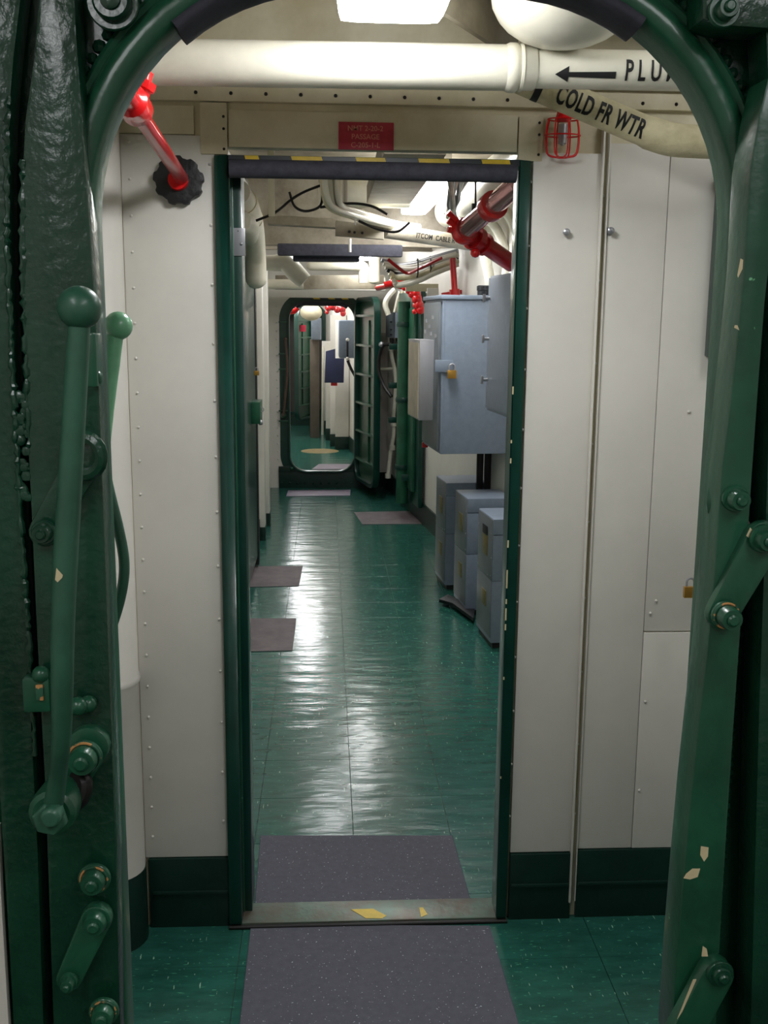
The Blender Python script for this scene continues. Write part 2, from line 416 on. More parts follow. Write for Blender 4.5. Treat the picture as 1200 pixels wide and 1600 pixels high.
# dogging lever in front (ball-ended handle)
t = thing('dogging_lever', 'long dark green lever with round ball knob standing left of the near oval opening', 'lever', at(80, 1275, 1.05))
cl = [(124, 505, .985), (121, 560, .985), (115, 660, .985), (108, 780, .985), (102, 880, .985), (98, 980, .985), (97, 1080, .99), (96, 1150, 1.0), (91, 1210, 1.02), (84, 1255, 1.04)]
P = smoothpts([at(x, y, Y) for x, y, Y in cl], 5); R_ = interp([pxr(v, .985) for v in (16.5, 17.5, 18, 19, 19.5, 19, 18, 16, 15, 17)], 5)
MB().tube(P, R_, 18).build('handle_rod', GROD, t, ang=60)
MB().ball(at(124, 481, .985), pxr(33, .985), 28).build('ball_knob', GROD, t, ang=60)
b = MB(); c = at(86, 1262, 1.06)
b.lathe(c, -YA, [(-.03, .024), (.0, .026), (.012, .025), (.016, .02)], 22)
b.build('hub', GREEN2, t)
b = MB(); hexprof(b, at(80, 1276, 1.035), -YA, .0185, .010); b.lathe(at(80, 1276, 1.02), -YA, [(-.01, .011), (.004, .011), (.007, .008)], 18); b.build('pivot_nut', GROD, t, bevel=.0008)
pc = at(92, 893, .985-.0124)
MB().prism([at(88, 888, .9722), at(98, 899, .9722), at(97, 903, .9722), at(90, 910, .9722), at(86, 906, .9722)], (0, .0012, 0)).build('paint_chip', CHIP, t, smooth=False)

t = thing('hinge_link', 'green bolted link joining lever hub to ring edge, worn orange washer', 'linkage', at(132, 1184, 1.1))
arm(t, (137, 1168), (120, 1212), 34, 24, 1.10, .016)
bolt(t, 132, 1184, 1.085, 23, 1.25, ring=RUST, h=.016)
b = MB().tube(smoothpts([at(118, 1212, 1.10), at(132, 1222, 1.09), at(128, 1245, 1.085), at(112, 1262, 1.08)], 6), .009, 10); b.build('curved_tongue', DARKM, t)
t = tag(MB().ball(at(122, 1103, 1.098), .0105, 14).ball(at(138, 1100, 1.108), .010, 12).build('stop_stud', GREEN2), 'small knobbly green stop stud above the hinge link', 'stud')
t = thing('cleat', 'small green bracket with rust spot half hidden behind lower lever rod', 'bracket', at(62, 1082, 1.1))
MB().cbox(at(60, 1082, 1.105), (.030, .02, .040)).build('bracket_body', GREEN2, t, bevel=.004)
MB().cbox(at(62, 1082, 1.093), (.008, .003, .018)).build('rust_spot', RUST, t, bevel=.001)
MB().ball(at(64, 1054, 1.1), .010, 12).build('stud', GREEN2, t)
# upper left link behind the rod
t = thing('rocker_link', 'dark green rocker link behind the lever rod, round boss at lower end', 'linkage', at(68, 830, 1.1))
arm(t, (68, 832), (136, 712), 24, 26, 1.098, .014, GREEN)
bolt(t, 68, 832, 1.09, 15, 1.3, h=.012, m=GREEN)
b = MB().torus(at(132, 712, 1.09), YA+XA*.3, .020, .007, 20, 8); b.build('end_boss', GREEN, t)
t = tag(MB().cbox(at(147, 562, 1.10), (.012, .03, .055)).ball(at(148, 590, 1.095), .009, 10).build('latch_lug', GREEN2, bevel=.003), 'narrow green lug on the ring beside the ball knob', 'lug')
# lower-left bolts and link
bt = bolt(None, 147, 1374, 1.098, 20, 1.35, ring=RUST, h=.014); tag(bt, 'round green bolt head above the lower left link', 'bolt')
t = thing('dog_link', 'green flat link angled down left between two bolts, low left side', 'linkage', at(105, 1535, 1.1))
arm(t, (150, 1438), (107, 1532), 26, 22, 1.098, .014, GREEN2)
bolt(t, 150, 1438, 1.085, 19, 1.3, h=.014)
bolt(t, 107, 1535, 1.088, 12, 1.3, h=.010)
bt = bolt(None, 162, 1582, 1.098, 19, 1.35, ring=RUST, h=.014); tag(bt, 'green bolt with rust ring at bottom left of the opening', 'bolt')
bt = bolt(None, 176, 4, 1.125, 27, 1.4, h=.012, m=GREEN); tag(bt, 'large dark green bolt above the left shoulder of the opening', 'bolt')
bt = bolt(None, 1132, 16, 1.084, 16, 1.5, h=.014, m=GREEN2); tag(bt, 'shiny green bolt on the top right corner plate', 'bolt')
# right side linkage
bt = bolt(None, 1150, 779, 1.070, 17, 1.3, h=.016); tag(bt, 'green bolt with round cap at foot of the right hand bar', 'bolt')
tag(MB().tube(smoothpts([at(1116, 764, 1.11), at(1114, 790, 1.105), at(1121, 816, 1.11)], 4), .0075, 10).build('latch_lug', GREEN2), 'small upright green lug touching the right ring edge', 'lug')
t = thing('link_arm', 'green flat arm sloping down left across scuffed bare metal, right side', 'linkage', at(1135, 960, 1.07))
arm(t, (1195, 845), (1130, 962), 32, 26, 1.062, .014, GREEN2, 'arm')
bolt(t, 1135, 962, 1.054, 19, 1.28, ring=RUST, h=.018)
bolt(t, 1194, 842, 1.054, 18, 1.3, h=.014)
MB().prism([at(1166, 837, 1.0605), at(1172, 824, 1.0605), at(1175, 828, 1.0605), at(1169, 840, 1.0605)], (0, -.0006, 0)).build('paint_chip', CHIP, t, smooth=False)
t = thing('dog_link', 'dark green link with round boss at bottom right, chipped white edge', 'linkage', at(1120, 1520, 1.05))
arm(t, (1122, 1528), (1062, 1640), 30, 30, 1.045, .02, GREEN2)
bolt(t, 1126, 1522, 1.04, 17, 1.4, h=.008, m=GREEN)
MB().prism([at(1083, 1530, 1.044), at(1088, 1530, 1.044), at(1066, 1580, 1.044), at(1058, 1592, 1.044)], (0, -.0006, 0)).build('paint_chip', CHIP, t, smooth=False)
MB().prism([at(1098, 1478, 1.044), at(1104, 1482, 1.044), at(1106, 1494, 1.044), at(1096, 1494, 1.044)], (0, -.0006, 0)).build('paint_chip', CHIP, t, smooth=False)
# lever on the other face of the bulkhead
t = thing('dogging_lever', 'light green chipped lever with ball end on the far side of the oval opening', 'lever', at(165, 990, 1.3))
Yl = 1.27
MB().ball(at(185, 509, Yl), pxr(21.5, Yl), 20).build('ball_knob', GWORN, t, ang=60)
MB().tube(smoothpts([at(180, 520, Yl), at(174, 570, Yl), at(167, 640, Yl), at(160, 720, Yl)], 6), interp([pxr(v, Yl) for v in (13, 13, 11, 10)], 6), 16).build('handle_rod', GWORN, t, ang=60)
MB().tube(smoothpts([at(160, 715, Yl), at(170, 765, Yl), at(186, 830, Yl), at(194, 880, Yl), at(190, 925, Yl), at(176, 975, Yl), at(160, 1010, Yl)], 6), pxr(8.5, Yl), 12).tube([at(160, 1008, Yl), at(158, 1008, YN+.01)], .009, 12).build('bent_shank', GROD, t, ang=60)
# grey foam guard round the top of the opening
i0, i1 = 0, 0
pp = [(p, q) for p, q in zip(NP, NQ) if q[1] > .30]
pp = [e for e in pp if (at(0, 0, 1) is not None)]
n0, n1 = 6, len(pp)-5
sel = pp[n0:n1]
th = [(math.cos(a), math.sin(a)) for a in [2*math.pi*i/16 for i in range(16)]]
o = MB().sweep([(e[0][0]-e[1][0]*.001, e[0][1]-e[1][1]*.001) for e in sel], [e[1] for e in sel], [(c_*.0115, 1.157+s_*.0315) for c_, s_ in th], closed=False).build('foam_guard', FOAM, ang=60)
tag(o, 'dark grey foam tube bent over the top of the near oval opening', 'padding')

# ---------------- doorway bulkhead (white) with green trimmed door
def zpx(x, y, Y=Y1): return at(x, y, Y).z
D0, D1, DT = -.227, .456, 1.968       # clear opening
wm = MB().box((-.9, Y1+.004, 0), (D0-.03, Y1+.05, CE)).box((D1+.03, Y1+.004, 0), (1.6, Y1+.05, CE)).box((D0-.03, Y1+.004, DT+.03), (D1+.03, Y1+.05, CE))
wm = struct(wm.build('wall_middle', CREAM2, smooth=False))
def panel(x0, x1, z0, z1, t=.006, m=CREAM, name='panel', bevel=.002, y=Y1):
    return MB().box((x0, y-t, z0), (x1, y+.006, z1)).build(name, m, wm, bevel=bevel)
panel(-.478, D0-.034, .20, 2.02)
panel(-.60, D0-.08, 2.022, 2.085, .005, CREAM2)
panel(D1+.036, .655, .195, 1.995, .008)
panel(.675, .823, .2, 2.02, .004); panel(.8245, 1.45, .81, 2.02, .004); panel(.8245, 1.45, .2, .807, .006)
# header plates
panel(D0, D1-.004, 1.995, 2.078, .007, CREAM2)
panel(-.292, D0-.003, 1.978, 2.093, .010, CREAM2, 'bolted_plate'); panel(D1-.002, .512, 1.975, 2.075, .010, CREAM2, 'bolted_plate')
panel(-.62, 1.5, 2.095, 2.132, .014, CREAM2, 'bolted_strip')
panel(-.9, 1.5, 2.140, 2.150, .03, CREAM2, 'ledge')
panel(-.9, 1.5, 2.152, 2.45, .022, CREAM2, 'upper_plate')
# vertical channel at the joint
MB().box((.655, Y1-.02, .05), (.660, Y1+.004, 2.06)).box((.672, Y1-.012, .05), (.675, Y1+.004, 2.06)).build('channel', CREAM, wm, bevel=.001)
# fixings
b = MB()
def dome(b, x, z, r=.0045, y=None): b.ball((x, Y1-.006 if y is None else y, z), r, 8)
for i in range(22): dome(b, -.458+.0, .26+i*.083, .0038)
for i in range(13): dome(b, D0-.045, .30+i*.138, .004)
for i in range(12): dome(b, .487, .30+i*.148, .004)
for i in range(9): dome(b, .666, .3+i*.2, .0035, Y1+.0)
for (x, y) in ((1024, 938), (1015, 957), (1007, 1095), (998, 1233), (1075, 643)):
    p = at(x, y, Y1); dome(b, p.x, p.z, .004)
stuff(b.build('rivet', CREAM, wm))
b = MB()
for i in range(16): dome(b, -.30+i*.0805, 2.113-i*.0003, .0045, Y1-.014)
for z in (1.99, 2.035, 2.062): dome(b, -.238, z, .0035, Y1-.010); dome(b, .503, z, .0035, Y1-.010)
stuff(b.build('dark_bolt', DARKM, wm))
# baseboard of the doorway bulkhead
MB().box((-.47, Y1-.012, .0), (D0-.034, Y1+.004, .198)).box((D1+.036, Y1-.014, 0), (.66, Y1+.004, .192)).box((.676, Y1-.010, 0), (1.5, Y1+.004, .198)).build('baseboard', GBASE, wm, bevel=.002)
MB().box((-.46, Y1-.018, .098), (D0-.036, Y1-.008, .106)).box((D1+.04, Y1-.020, .098), (.652, Y1-.008, .106)).box((.68, Y1-.016, .098), (1.5, Y1-.006, .106)).build('baseboard_ledge', GBASE, wm, bevel=.001)
# left corner post with its rounded white casing
cp = MB(); cc = V((-.555, Y1-.05, 0))
cp.tube([cc+ZA*.2, cc+ZA*.7, cc+ZA*.705, cc+ZA*.71, cc+ZA*.72, cc+ZA*.725, cc+ZA*2.1], [.083, .083, .086, .087, .086, .083, .083], 32)
t = thing('corner_post', 'rounded white corner casing with green foot left of the doorway', 'column', cc)
cp.build('casing', CREAM, t, ang=50)
MB().tube([cc, cc+ZA*.2], [.085, .085], 32).build('painted_foot', GBASE, t)
# doorway trim
tr = MB().box((D0-.034, Y1-.022, .0), (D0, Y1+.06, DT+.006)).box((D1, Y1-.022, 0), (D1+.028, Y1+.05, DT+.006)).box((D0, Y1-.022, DT-.006), (D1, Y1+.06, DT+.006))
trim = struct(tr.build('trim_1', GDARK, bevel=.002))
tr2 = MB().box((D0, Y1+.035, .012), (-.2035, Y1+.13, DT-.01)).build('door_stop', GDARK, trim, bevel=.002)
MB().box((D0-.002, Y1+.030, .012), (D0+.004, Y1+.036, DT-.03)).build('stop_edge', GREEN2, trim, bevel=.001)
# strike plate
a = at(363, 356, Y1+.033); c = at(383.5, 400, Y1+.033)
sp = MB().box((a.x, Y1+.0315, c.z), (c.x, Y1+.0355, a.z)).build('strike_plate', STEEL, trim, bevel=.001)
MB().ball(at(377, 381, Y1+.031), .0038, 12).build('screw', STEEL, sp)
MB().ball(at(372, 361, Y1+.0315), .0015, 8).build('pin', BLACK, sp)
# chips on the right trim edge
b = MB()
for (y, h) in ((905, 30), (940, 8), (960, 20), (610, 12), (720, 8), (980, 10), (850, 12), (690, 5), (1060, 5), (1215, 4)):
    p = at(796-(y-600)*.029, y, Y1-.0222)
    b.box((D1-.0006, Y1-.0226, p.z-pxr(h/2, Y1)), (D1+.003, Y1-.0216, p.z+pxr(h/2, Y1)))
stuff(b.build('chipped_edge', CHIP, trim, smooth=False))
# hazard tape on the header
tape = MB().box((D0, Y1-.0235, DT-.0065), (D1, Y1-.022, DT+.0065)).build('hazard_tape', BLKT, trim, smooth=False)
for x0, x1 in ((383, 407), (455, 505), (555, 603), (652, 702), (750, 796)):
    p0 = at(x0, 248, Y1).x; p1 = at(x1, 248, Y1).x
    MB().prism([(p0, Y1-.0236, DT+.0065), (p1-.004, Y1-.0236, DT+.0065), (p1, Y1-.0236, DT-.0065), (p0+.004, Y1-.0236, DT-.0065)], (0, -.0006, 0)).build('yellow_stripe', YEL, tape, smooth=False)
o = MB().tube([(D0+.002, Y1-.022, 1.945), (-.1, Y1-.022, 1.945), (.2, Y1-.022, 1.9445), (D1-.008, Y1-.022, 1.944)], .021, 20).build('foam_guard', FOAM, ang=50)
tag(o, 'straight grey foam tube under the header of the inner doorway', 'padding')
# sill
sl = MB().box((D0-.034, Y1-.022, 0), (D1+.03, Y1+.075, .014)).build('sill_plate', SILL, trim, bevel=.003)
MB().tube([(D0-.034, Y1-.026, .004), (D1+.03, Y1-.026, .004)], .006, 10).build('sill_nosing', DARKM, sl)
q = [floor_at(548, 1421, .0145), floor_at(583, 1420, .0145), floor_at(604, 1431, .0145), floor_at(597, 1435, .0145), floor_at(572, 1435, .0145)]
MB().prism(q, (0, 0, .0006)).build('yellow_stripe', YEL, sl, smooth=False)
q = [floor_at(655, 1418, .0145), floor_at(661, 1418, .0145), floor_at(668, 1429, .0145), floor_at(658, 1433, .0145)]
MB().prism(q, (0, 0, .0006)).build('yellow_stripe', YEL, sl, smooth=False)

# sign over the doorway
a = at(529, 190, Y1-.012); c = at(615, 235, Y1-.012)
sg = thing('compartment_sign', 'small red plate with three tan lines of lettering above the doorway', 'sign', V(((a.x+c.x)/2, Y1-.012, c.z)))
MB().box((a.x, Y1-.012, c.z), (c.x, Y1-.007, a.z)).build('plate', SIGNR, sg, bevel=.0006)
for txt, y, s in (('NMT 2-20-2', 201, .0165), ('PASSAGE', 214, .0165), ('C-205-1-L', 227, .0165)):
    cc2 = at(571, y, Y1-.0125)
    lettering(txt, s, 'lettering', SIGNT, sg, lambda x, y_, c0=cc2: c0+V((x, 0, y_)), bold=.0002, align='CENTER')
# wall studs
for (x, y, lab) in ((884, 363, 'small chrome stud on the white panel right of the doorway'), (953, 361, 'small chrome stud just right of the vertical channel')):
    c = at(x, y, Y1-.012)
    o = MB().lathe(c+YA*.01, -YA, [(0, .010), (.004, .010), (.005, .006), (.016, .006), (.017, .0085), (.021, .0085), (.024, .004)], 16).build('wall_stud', STEEL)
    tag(o, lab, 'stud')
# red wire basket
c = at(879, 212, Y1-.04)
t = thing('wire_cage', 'red wire lamp cage hanging on the wall under the lagged pipe', 'cage', c)
b = MB(); rt = .0018
def cagept(a, u):  # a angle, u 0 top .. 1 bottom
    rx = (.036+.006*math.sin(u*math.pi))*(1 if u < .85 else .92); return c+V((math.cos(a)*rx, math.sin(a)*rx*.6, .036-.085*u))
for i in range(8):
    a = math.pi*2*i/8+.2
    b.tube(smoothpts([cagept(a, 0), cagept(a, .3), cagept(a, .7), cagept(a, .93), cagept(a, 1)+V((-math.cos(a)*.02, -math.sin(a)*.012, 0))], 4), rt, 6)
for u in (0, .42):
    b.tube([cagept(2*math.pi*i/20, u) for i in range(21)], rt, 6)
b.tube([cagept(2*math.pi*i/20, 1)+V((-math.cos(2*math.pi*i/20)*.02, -math.sin(2*math.pi*i/20)*.012, 0)) for i in range(21)], rt, 6)
b.build('wire_frame', RED, t)
MB().lathe(c+ZA*.030, ZA, [(0, .014), (.004, .020), (.010, .018), (.030, .013), (.034, .006)], 16).build('top_cap', RED, t)
MB().tube([c+ZA*.025, c+ZA*-.018], [.011, .010], 12).tube([c-ZA*.018, c-ZA*.022], [.005, .004], 8).build('tag', STEEL, t)
# padlock at the right edge
def padlock(c, s, label, body=BRASS, cat='padlock', axes=(XA, YA, ZA)):
    t = thing('padlock', label, cat, c); u, v, w_ = axes
    MB().cbox(c, (s, s*.4, s*.9), axes).build('body', body, t, bevel=s*.07)
    P = [c+u*(-s*.3)+w_*s*.4, c+u*(-s*.3)+w_*s*.8]+[c+u*(s*.3*-math.cos(a))+w_*(s*.8+s*.3*math.sin(a)) for a in [math.pi*i/8 for i in range(9)]]+[c+u*s*.3+w_*s*.4]
    MB().tube(P, s*.09, 8).build('shackle', STEEL, t)
    return t
padlock(at(1078, 925, 2.44), .032, 'brass padlock beside the right edge of the near oval opening')
# green door post at the right edge of the near compartment
o = MB().box((1.455-.5, Y1-.05, .0), (1.05, Y1-.007, 1.9)).build('door_edge', GDARK, bevel=.003)
bpy.data.objects.remove(o)
p = at(1108, 268, Y1-.03); p.x += .024
t = thing('side_cabinet', 'tall dark green locker edge showing behind the right rim', 'locker', (p.x+.25, Y1-.1, 0))
MB().box((p.x+.001, Y1-.05, 1.52), (p.x+.5, Y1-.008, p.z)).build('body', GDARK, t, bevel=.003)
MB().box((p.x+.02, Y1-.056, 1.54), (p.x+.48, Y1-.049, p.z-.03)).build('door', GDARK, t, bevel=.003)

# red pipe through the left of the doorway bulkhead
g = at(281, 284, Y1)
t = thing('fire_pipe', 'red fire pipe with glossy valve body entering black wall collar upper left', 'pipe', g)
e0 = at(284, 279, Y1-.03); e1 = at(214, 172, 1.95); e2 = at(200, 150, 1.86)
ax = (e1-e0).normalized()
MB().tube([e0, e1], .0155, 20).build('pipe_run', DRED, t)
MB().tube([e1+ax*-.03, e1, e1+ax*.06, e1+ax*.07], [.017, .029, .029, .018], 20).tube([e1+ax*.07, e1+ax*.5], .021, 20).build('valve_body', RED, t)
up = (ZA-ax*ZA.dot(ax)).normalized()
hd = (up+XA*.35).normalized()
MB().lathe(e1+ax*.03, hd, [(0, .021), (.030, .021), (.031, .027), (.045, .027), (.046, .017), (.062, .016), (.064, .010)], 8).build('valve_cap', RED, t, bevel=.001)
MB().lathe(g-YA*.006, -YA, [(0, .034), (.008, .034), (.012, .026), (.035, .022)], 24).build('flange', RED, t)
b = MB(); n = 60; pts = []
for i in range(n):
    a = 2*math.pi*i/n; rr = .056*(1+.05*math.copysign(1, math.sin(a*9))); pts.append(g+V((math.cos(a)*rr, -.006, math.sin(a)*rr*.95)))
b.prism(pts, (0, -.022, 0)); b.build('wall_collar', BLACKR, t, bevel=.002)

# big white pipe across the top
YPp = 2.2
t = thing('plumbing_drain_pipe', 'large white horizontal pipe across the top with black arrow and lettering', 'pipe', at(620, 100, YPp))
pa = at(150, 96, YPp); pb = at(1160, 114, YPp); ax = (pb-pa).normalized(); rp = pxr(32, YPp)
pm = at(795, 106, YPp)
MB().tube([pa-ax*.2, pm], rp, 32).build('pipe_run', PIPEW, t, ang=50)
MB().tube([pm-ax*.01, pb+ax*.25], rp*.87, 32).build('pipe_run', PIPEW, t, ang=50)
MB().tube([pm-ax*.008, pm, pm+ax*.014, pm+ax*.018, pm+ax*.05, pm+ax*.055], [rp*1.0, rp*1.08, rp*1.08, rp*.98, rp*.98, rp*.88], 32).tube([pm+ax*.02, pm+ax*.021, pm+ax*.026, pm+ax*.027], [rp, rp*1.05, rp*1.05, rp], 32).build('coupling', PIPEW, t, ang=50)
def on_pipe(p0, ax, r, tilt=0):
    o_ = (CAM-p0); o_ = (o_-ax*o_.dot(ax)).normalized(); u_ = ax.cross(-o_).normalized()
    if u_.z < 0: u_ = -u_
    o_ = (o_*math.cos(tilt)+u_*math.sin(tilt)); u_ = (u_-o_*u_.dot(o_)).normalized()
    return lambda x, y: p0+ax*x+(o_*math.cos(y/r)+u_*math.sin(y/r))*(r+.0006)
k_ = at(969, 116, YPp); s0 = pa+ax*((k_-pa).dot(ax))
lettering('PLUMBING', .056, 'stencil_lettering', BLACK, t, on_pipe(s0, ax, rp*.87, -.02), bold=.0013, spacing=1.6, xs=.58)
k_ = at(862, 118, YPp); s0 = pa+ax*((k_-pa).dot(ax)); fn = on_pipe(s0, ax, rp*.87, -.22)
L_ = pxr(90, YPp); ar = MB()
def arrow_strip(x0, x1, h0, h1, n=6):
    vs = []; fs = []
    for i in range(n+1):
        for (x, h) in ((x0, h0), (x1, h1)): vs.append(fn(x, -h+2*h*i/n))
    for i in range(n): fs.append((2*i, 2*i+1, 2*i+3, 2*i+2))
    ar.add(vs, fs)
arrow_strip(0, .027, .0004, .0155); arrow_strip(.027, L_, .0045, .0065)
ar.build('stencil_arrow', BLACK, t, smooth=False)

# lagged cold water pipe
t = thing('cold_water_pipe', 'lagged pipe sloping down right with black COLD FR WTR stencil', 'pipe', at(950, 190, 2.35))
c0, c1, c2, c3 = at(770, 104, 2.36), at(1022, 211, 2.36), at(1080, 223, 2.36), at(1180, 222, 2.36)
rl = pxr(24, 2.36)
P = [c0, c0.lerp(c1, .3), c0.lerp(c1, .6), c0.lerp(c1, .93)]+smoothpts([c0.lerp(c1, .97), c1.lerp(c2, .35)+ZA*-.002, c1.lerp(c2, .75), c2.lerp(c3, .4), c3], 5)
MB().tube(P, [rl*.92]*4+[rl*1.0]*(len(P)-4), 26).build('lagging', LAG, t, ang=60)
ax = (c1-c0).normalized(); s0 = c0+ax*((at(868, 146, 2.36)-c0).dot(ax))
lettering('COLD FR WTR', .056, 'stencil_lettering', BLACK, t, on_pipe(s0, ax, rl*.92, .0), bold=.0018, spacing=1.1, xs=.52)
MB().tube([c0.lerp(c1, .26), c0.lerp(c1, .30)], rl*.945, 24).build('band', BLACK, t)
# rounded duct top right
t = thing('round_duct', 'pale rounded duct bulging above the white pipe, upper right', 'duct', at(870, 0, 2.1))
MB().ball(at(884, 0, 2.1)+ZA*.012, .125, 28, (1.15, 1.2, .78)).build('duct_end', PIPEW, t, ang=60)
t = thing('deckhead_stiffener', 'sloping grey deckhead stiffener behind the nearest lamp', 'beam', at(750, 40, 2.3))
A_ = at(690, 20, 2.1); B_ = at(805, 95, 2.35)
d_ = (B_-A_).normalized(); MB().cbox((A_+B_)/2+ZA*.05, ((B_-A_).length, .012, .1), (d_, d_.cross(ZA).normalized(), ZA)).build('web', DECK, t)
MB().box((-.9, Y1-.35, 2.28), (1.5, Y1-.30, CE)).build('web', DECK, t)

# ---------------- lamps
def lamp(x0, x1, y0, y1, z, label, drop=.05, m=GLOW, bulge=.012):
    t = thing('ceiling_light', label, 'light', ((x0+x1)/2, (y0+y1)/2, z))  # serves the real lamps and the added fill lights
    MB().box((x0+.02, y0+.02, z+drop), (x1-.02, y1-.02, CE)).build('housing', DECK, t, bevel=.003)
    b = MB(); nx, ny = 8, 8; vs = []; fs = []
    for j in range(ny+1):
        for i in range(nx+1):
            u, v = i/nx*2-1, j/ny*2-1
            vs.append(((x0+x1)/2+u*(x1-x0)/2*(1-.06*abs(v)**6), (y0+y1)/2+v*(y1-y0)/2*(1-.05*abs(u)**6), z+bulge*max(u*u, v*v)**2-0))
    for j in range(ny):
        for i in range(nx):
            a = j*(nx+1)+i; fs.append((a, a+1, a+nx+2, a+nx+1))
    n0 = len(vs)
    ring = [i for i in range(nx+1)]+[j*(nx+1)+nx for j in range(1, ny+1)]+[ny*(nx+1)+i for i in range(nx-1, -1, -1)]+[j*(nx+1) for j in range(ny-1, 0, -1)]
    cx_, cy_ = (x0+x1)/2, (y0+y1)/2
    for i in ring: p = vs[i]; vs.append((cx_+(p[0]-cx_)*1.05, cy_+(p[1]-cy_)*1.03, z+drop))
    for k in range(len(ring)): fs.append((ring[k], ring[(k+1) % len(ring)], n0+(k+1) % len(ring), n0+k))
    fs.append(tuple(range(n0+len(ring)-1, n0-1, -1)))
    b.add(vs, fs); b.build('diffuser', m, t, ang=60)
    return t
lamp(.022, .212, 1.66, 2.04, 2.13, 'lit white ceiling light nearest, above the big white pipe', .045)
lamp(.432, .575, 4.72, 6.2, 2.195, 'lit elongated ceiling light beyond the inner doorway')
lamp(.24, .36, 8.3, 9.0, 2.09, 'small lit ceiling light seen just below the far padded beam')
lamp(-.3, -.12, 11.6, 12.6, 2.2, 'lit ceiling light in the compartment past the far oval door')
lamp(-.55, -.35, 13.7, 14.7, 2.2, 'added fill light in the farthest part of the ship passage')  # added to brighten the deck past the far oval door
lamp(.55, .85, -.9, .3, 2.3, 'added unseen fill light in the camera end compartment, right', m=GLOW3)  # added out of view to light the near green bulkhead
lamp(-.8, -.5, -.9, .3, 2.3, 'added unseen fill light in the camera end compartment, left', m=GLOW3)  # second unseen fill behind the camera, added for the same bulkhead
lamp(.95, 1.15, 1.6, 2.2, 2.3, 'added unseen fill light at the right end of the first compartment', m=GLOW4)  # unseen fill, added because the first compartment came out too dark
lamp(-.02, .18, 2.9, 3.4, 2.3, 'added fill light hidden above the inner doorway header', m=GLOW2)  # out of sight, added to lift the front part of the passage
lamp(-.05, .1, 7.0, 7.7, 2.3, 'added fill light hidden behind the deep beam', m=GLOW2)  # unseen, added to brighten the passage beyond the beam
# ---------------- mats on the deck
def mat_px(pts, label, m=MATG, z=.004):
    P = [floor_at(x, y, z) for x, y in pts]
    o = MB().prism([V((p.x, p.y, .0005)) for p in P], (0, 0, z-.0005)).build('floor_mat', m, bevel=.0012, seg=1)
    tag(o, label, 'mat'); return o
mat_px([(407, 1305), (707, 1305), (737, 1412), (398, 1412)], 'grey speckled non-skid mat just past the doorway sill')
P = [floor_at(x, y) for x, y in ((392, 1446), (765, 1448))]
o = MB().prism([V((P[0].x, P[0].y, .0005)), V((P[1].x, P[1].y, .0005)), V((P[1].x+.012, 1.75, .0005)), V((P[0].x+.005, 1.75, .0005))], (0, 0, .0035)).build('floor_mat', MATG, bevel=.0012, seg=1)
tag(o, 'large grey non-skid mat in front of the doorway sill', 'mat')
mat_px([(380, 885), (473, 884), (467, 915), (380, 917)], 'worn brown mat on the left, farther of the two along the wall', MATR)
mat_px([(370, 966), (463, 966), (457, 1016), (365, 1018)], 'worn brown mat on the left, nearer of the two along the wall', MATR)
mat_px([(553, 800), (655, 798), (668, 818), (566, 819)], 'grey mat at right of the passage before the green hatch', MATR)
mat_px([(450, 766), (548, 765), (547, 774), (447, 775)], 'pale strip mat in front of the far oval door', mat('pale_lilac_mat', (140, 128, 146), .6, var=.06))

# ---------------- far bulkhead with oval door
def oval_door(cx, z0, z1, hw, r, Y, xa, xb, name, fl_w=.1):
    P, Q = rrect(cx, (z0+z1)/2, hw, (z1-z0)/2, r, 12)
    wq = struct(plate_with_hole([(p[0]+q[0]*.01, p[1]+q[1]*.01) for p, q in zip(P, Q)], xa, xb, 0, CE, Y, Y+.012).build(name, CREAM, smooth=False))
    MB().sweep(P, Q, [(0, Y+.03), (0, Y-.045), (.004, Y-.05), (.014, Y-.05), (.018, Y-.045), (.018, Y-.012), (fl_w-.004, Y-.012), (fl_w, Y-.008), (fl_w, Y+.002), (.01, Y+.02)]).build('coaming', GDARK, wq, ang=40)
    return wq, P, Q
wfar, FP, FQ = oval_door(-.043, .17, 1.755, .304, .15, Y2, -.9, 1.2, 'wall_far', .095)
b = MB().box((-.46, Y2-.02, 0), (.75, Y2-.0, .155)).box((-.46, Y2-.02, .15), (-.33, Y2-.0, .21)).box((.25, Y2-.02, .15), (.75, Y2, .21)); b.build('baseboard', GBASE, wfar, bevel=.002)
b = MB()
for i in range(14): b.ball((-.43+i*.075, Y2-.022, .05), .012, 8)
stuff(b.build('rivet', GBASE, wfar))
b = MB()
for i in range(20): b.ball((-.497+.03, Y2-.006, .28+i*.076), .008, 8)
stuff(b.build('rivet', CREAM, wfar))
for (x, y) in ((456, 732), (556, 733)):
    p = at(x, y, Y2-.03); MB().ball(p, .02, 12).build('dog_bolt', GREEN2, wfar)
b = MB()
sel = [(p, q) for p, q in zip(FP, FQ) if q[1] > .72]
o = MB().sweep([(e[0][0]-e[1][0]*.004, e[0][1]-e[1][1]*.004) for e in sel], [e[1] for e in sel], [(c_*.022, Y2-.02+s_*.05) for c_, s_ in th], closed=False).build('foam_guard', FOAM, ang=60)
tag(o, 'black foam tube over the top of the far oval door', 'padding')
tp = MB().box((-.21, Y2-.056, 1.79), (.16, Y2-.05, 1.815)).build('hazard_tape', BLKT, wfar)
for x0 in (-.14, .0, .125):
    MB().prism([(x0, Y2-.0563, 1.815), (x0+.06, Y2-.0563, 1.815), (x0+.085, Y2-.0563, 1.79), (x0+.025, Y2-.0563, 1.79)], (0, -.001, 0)).build('yellow_stripe', YEL, tp, smooth=False)
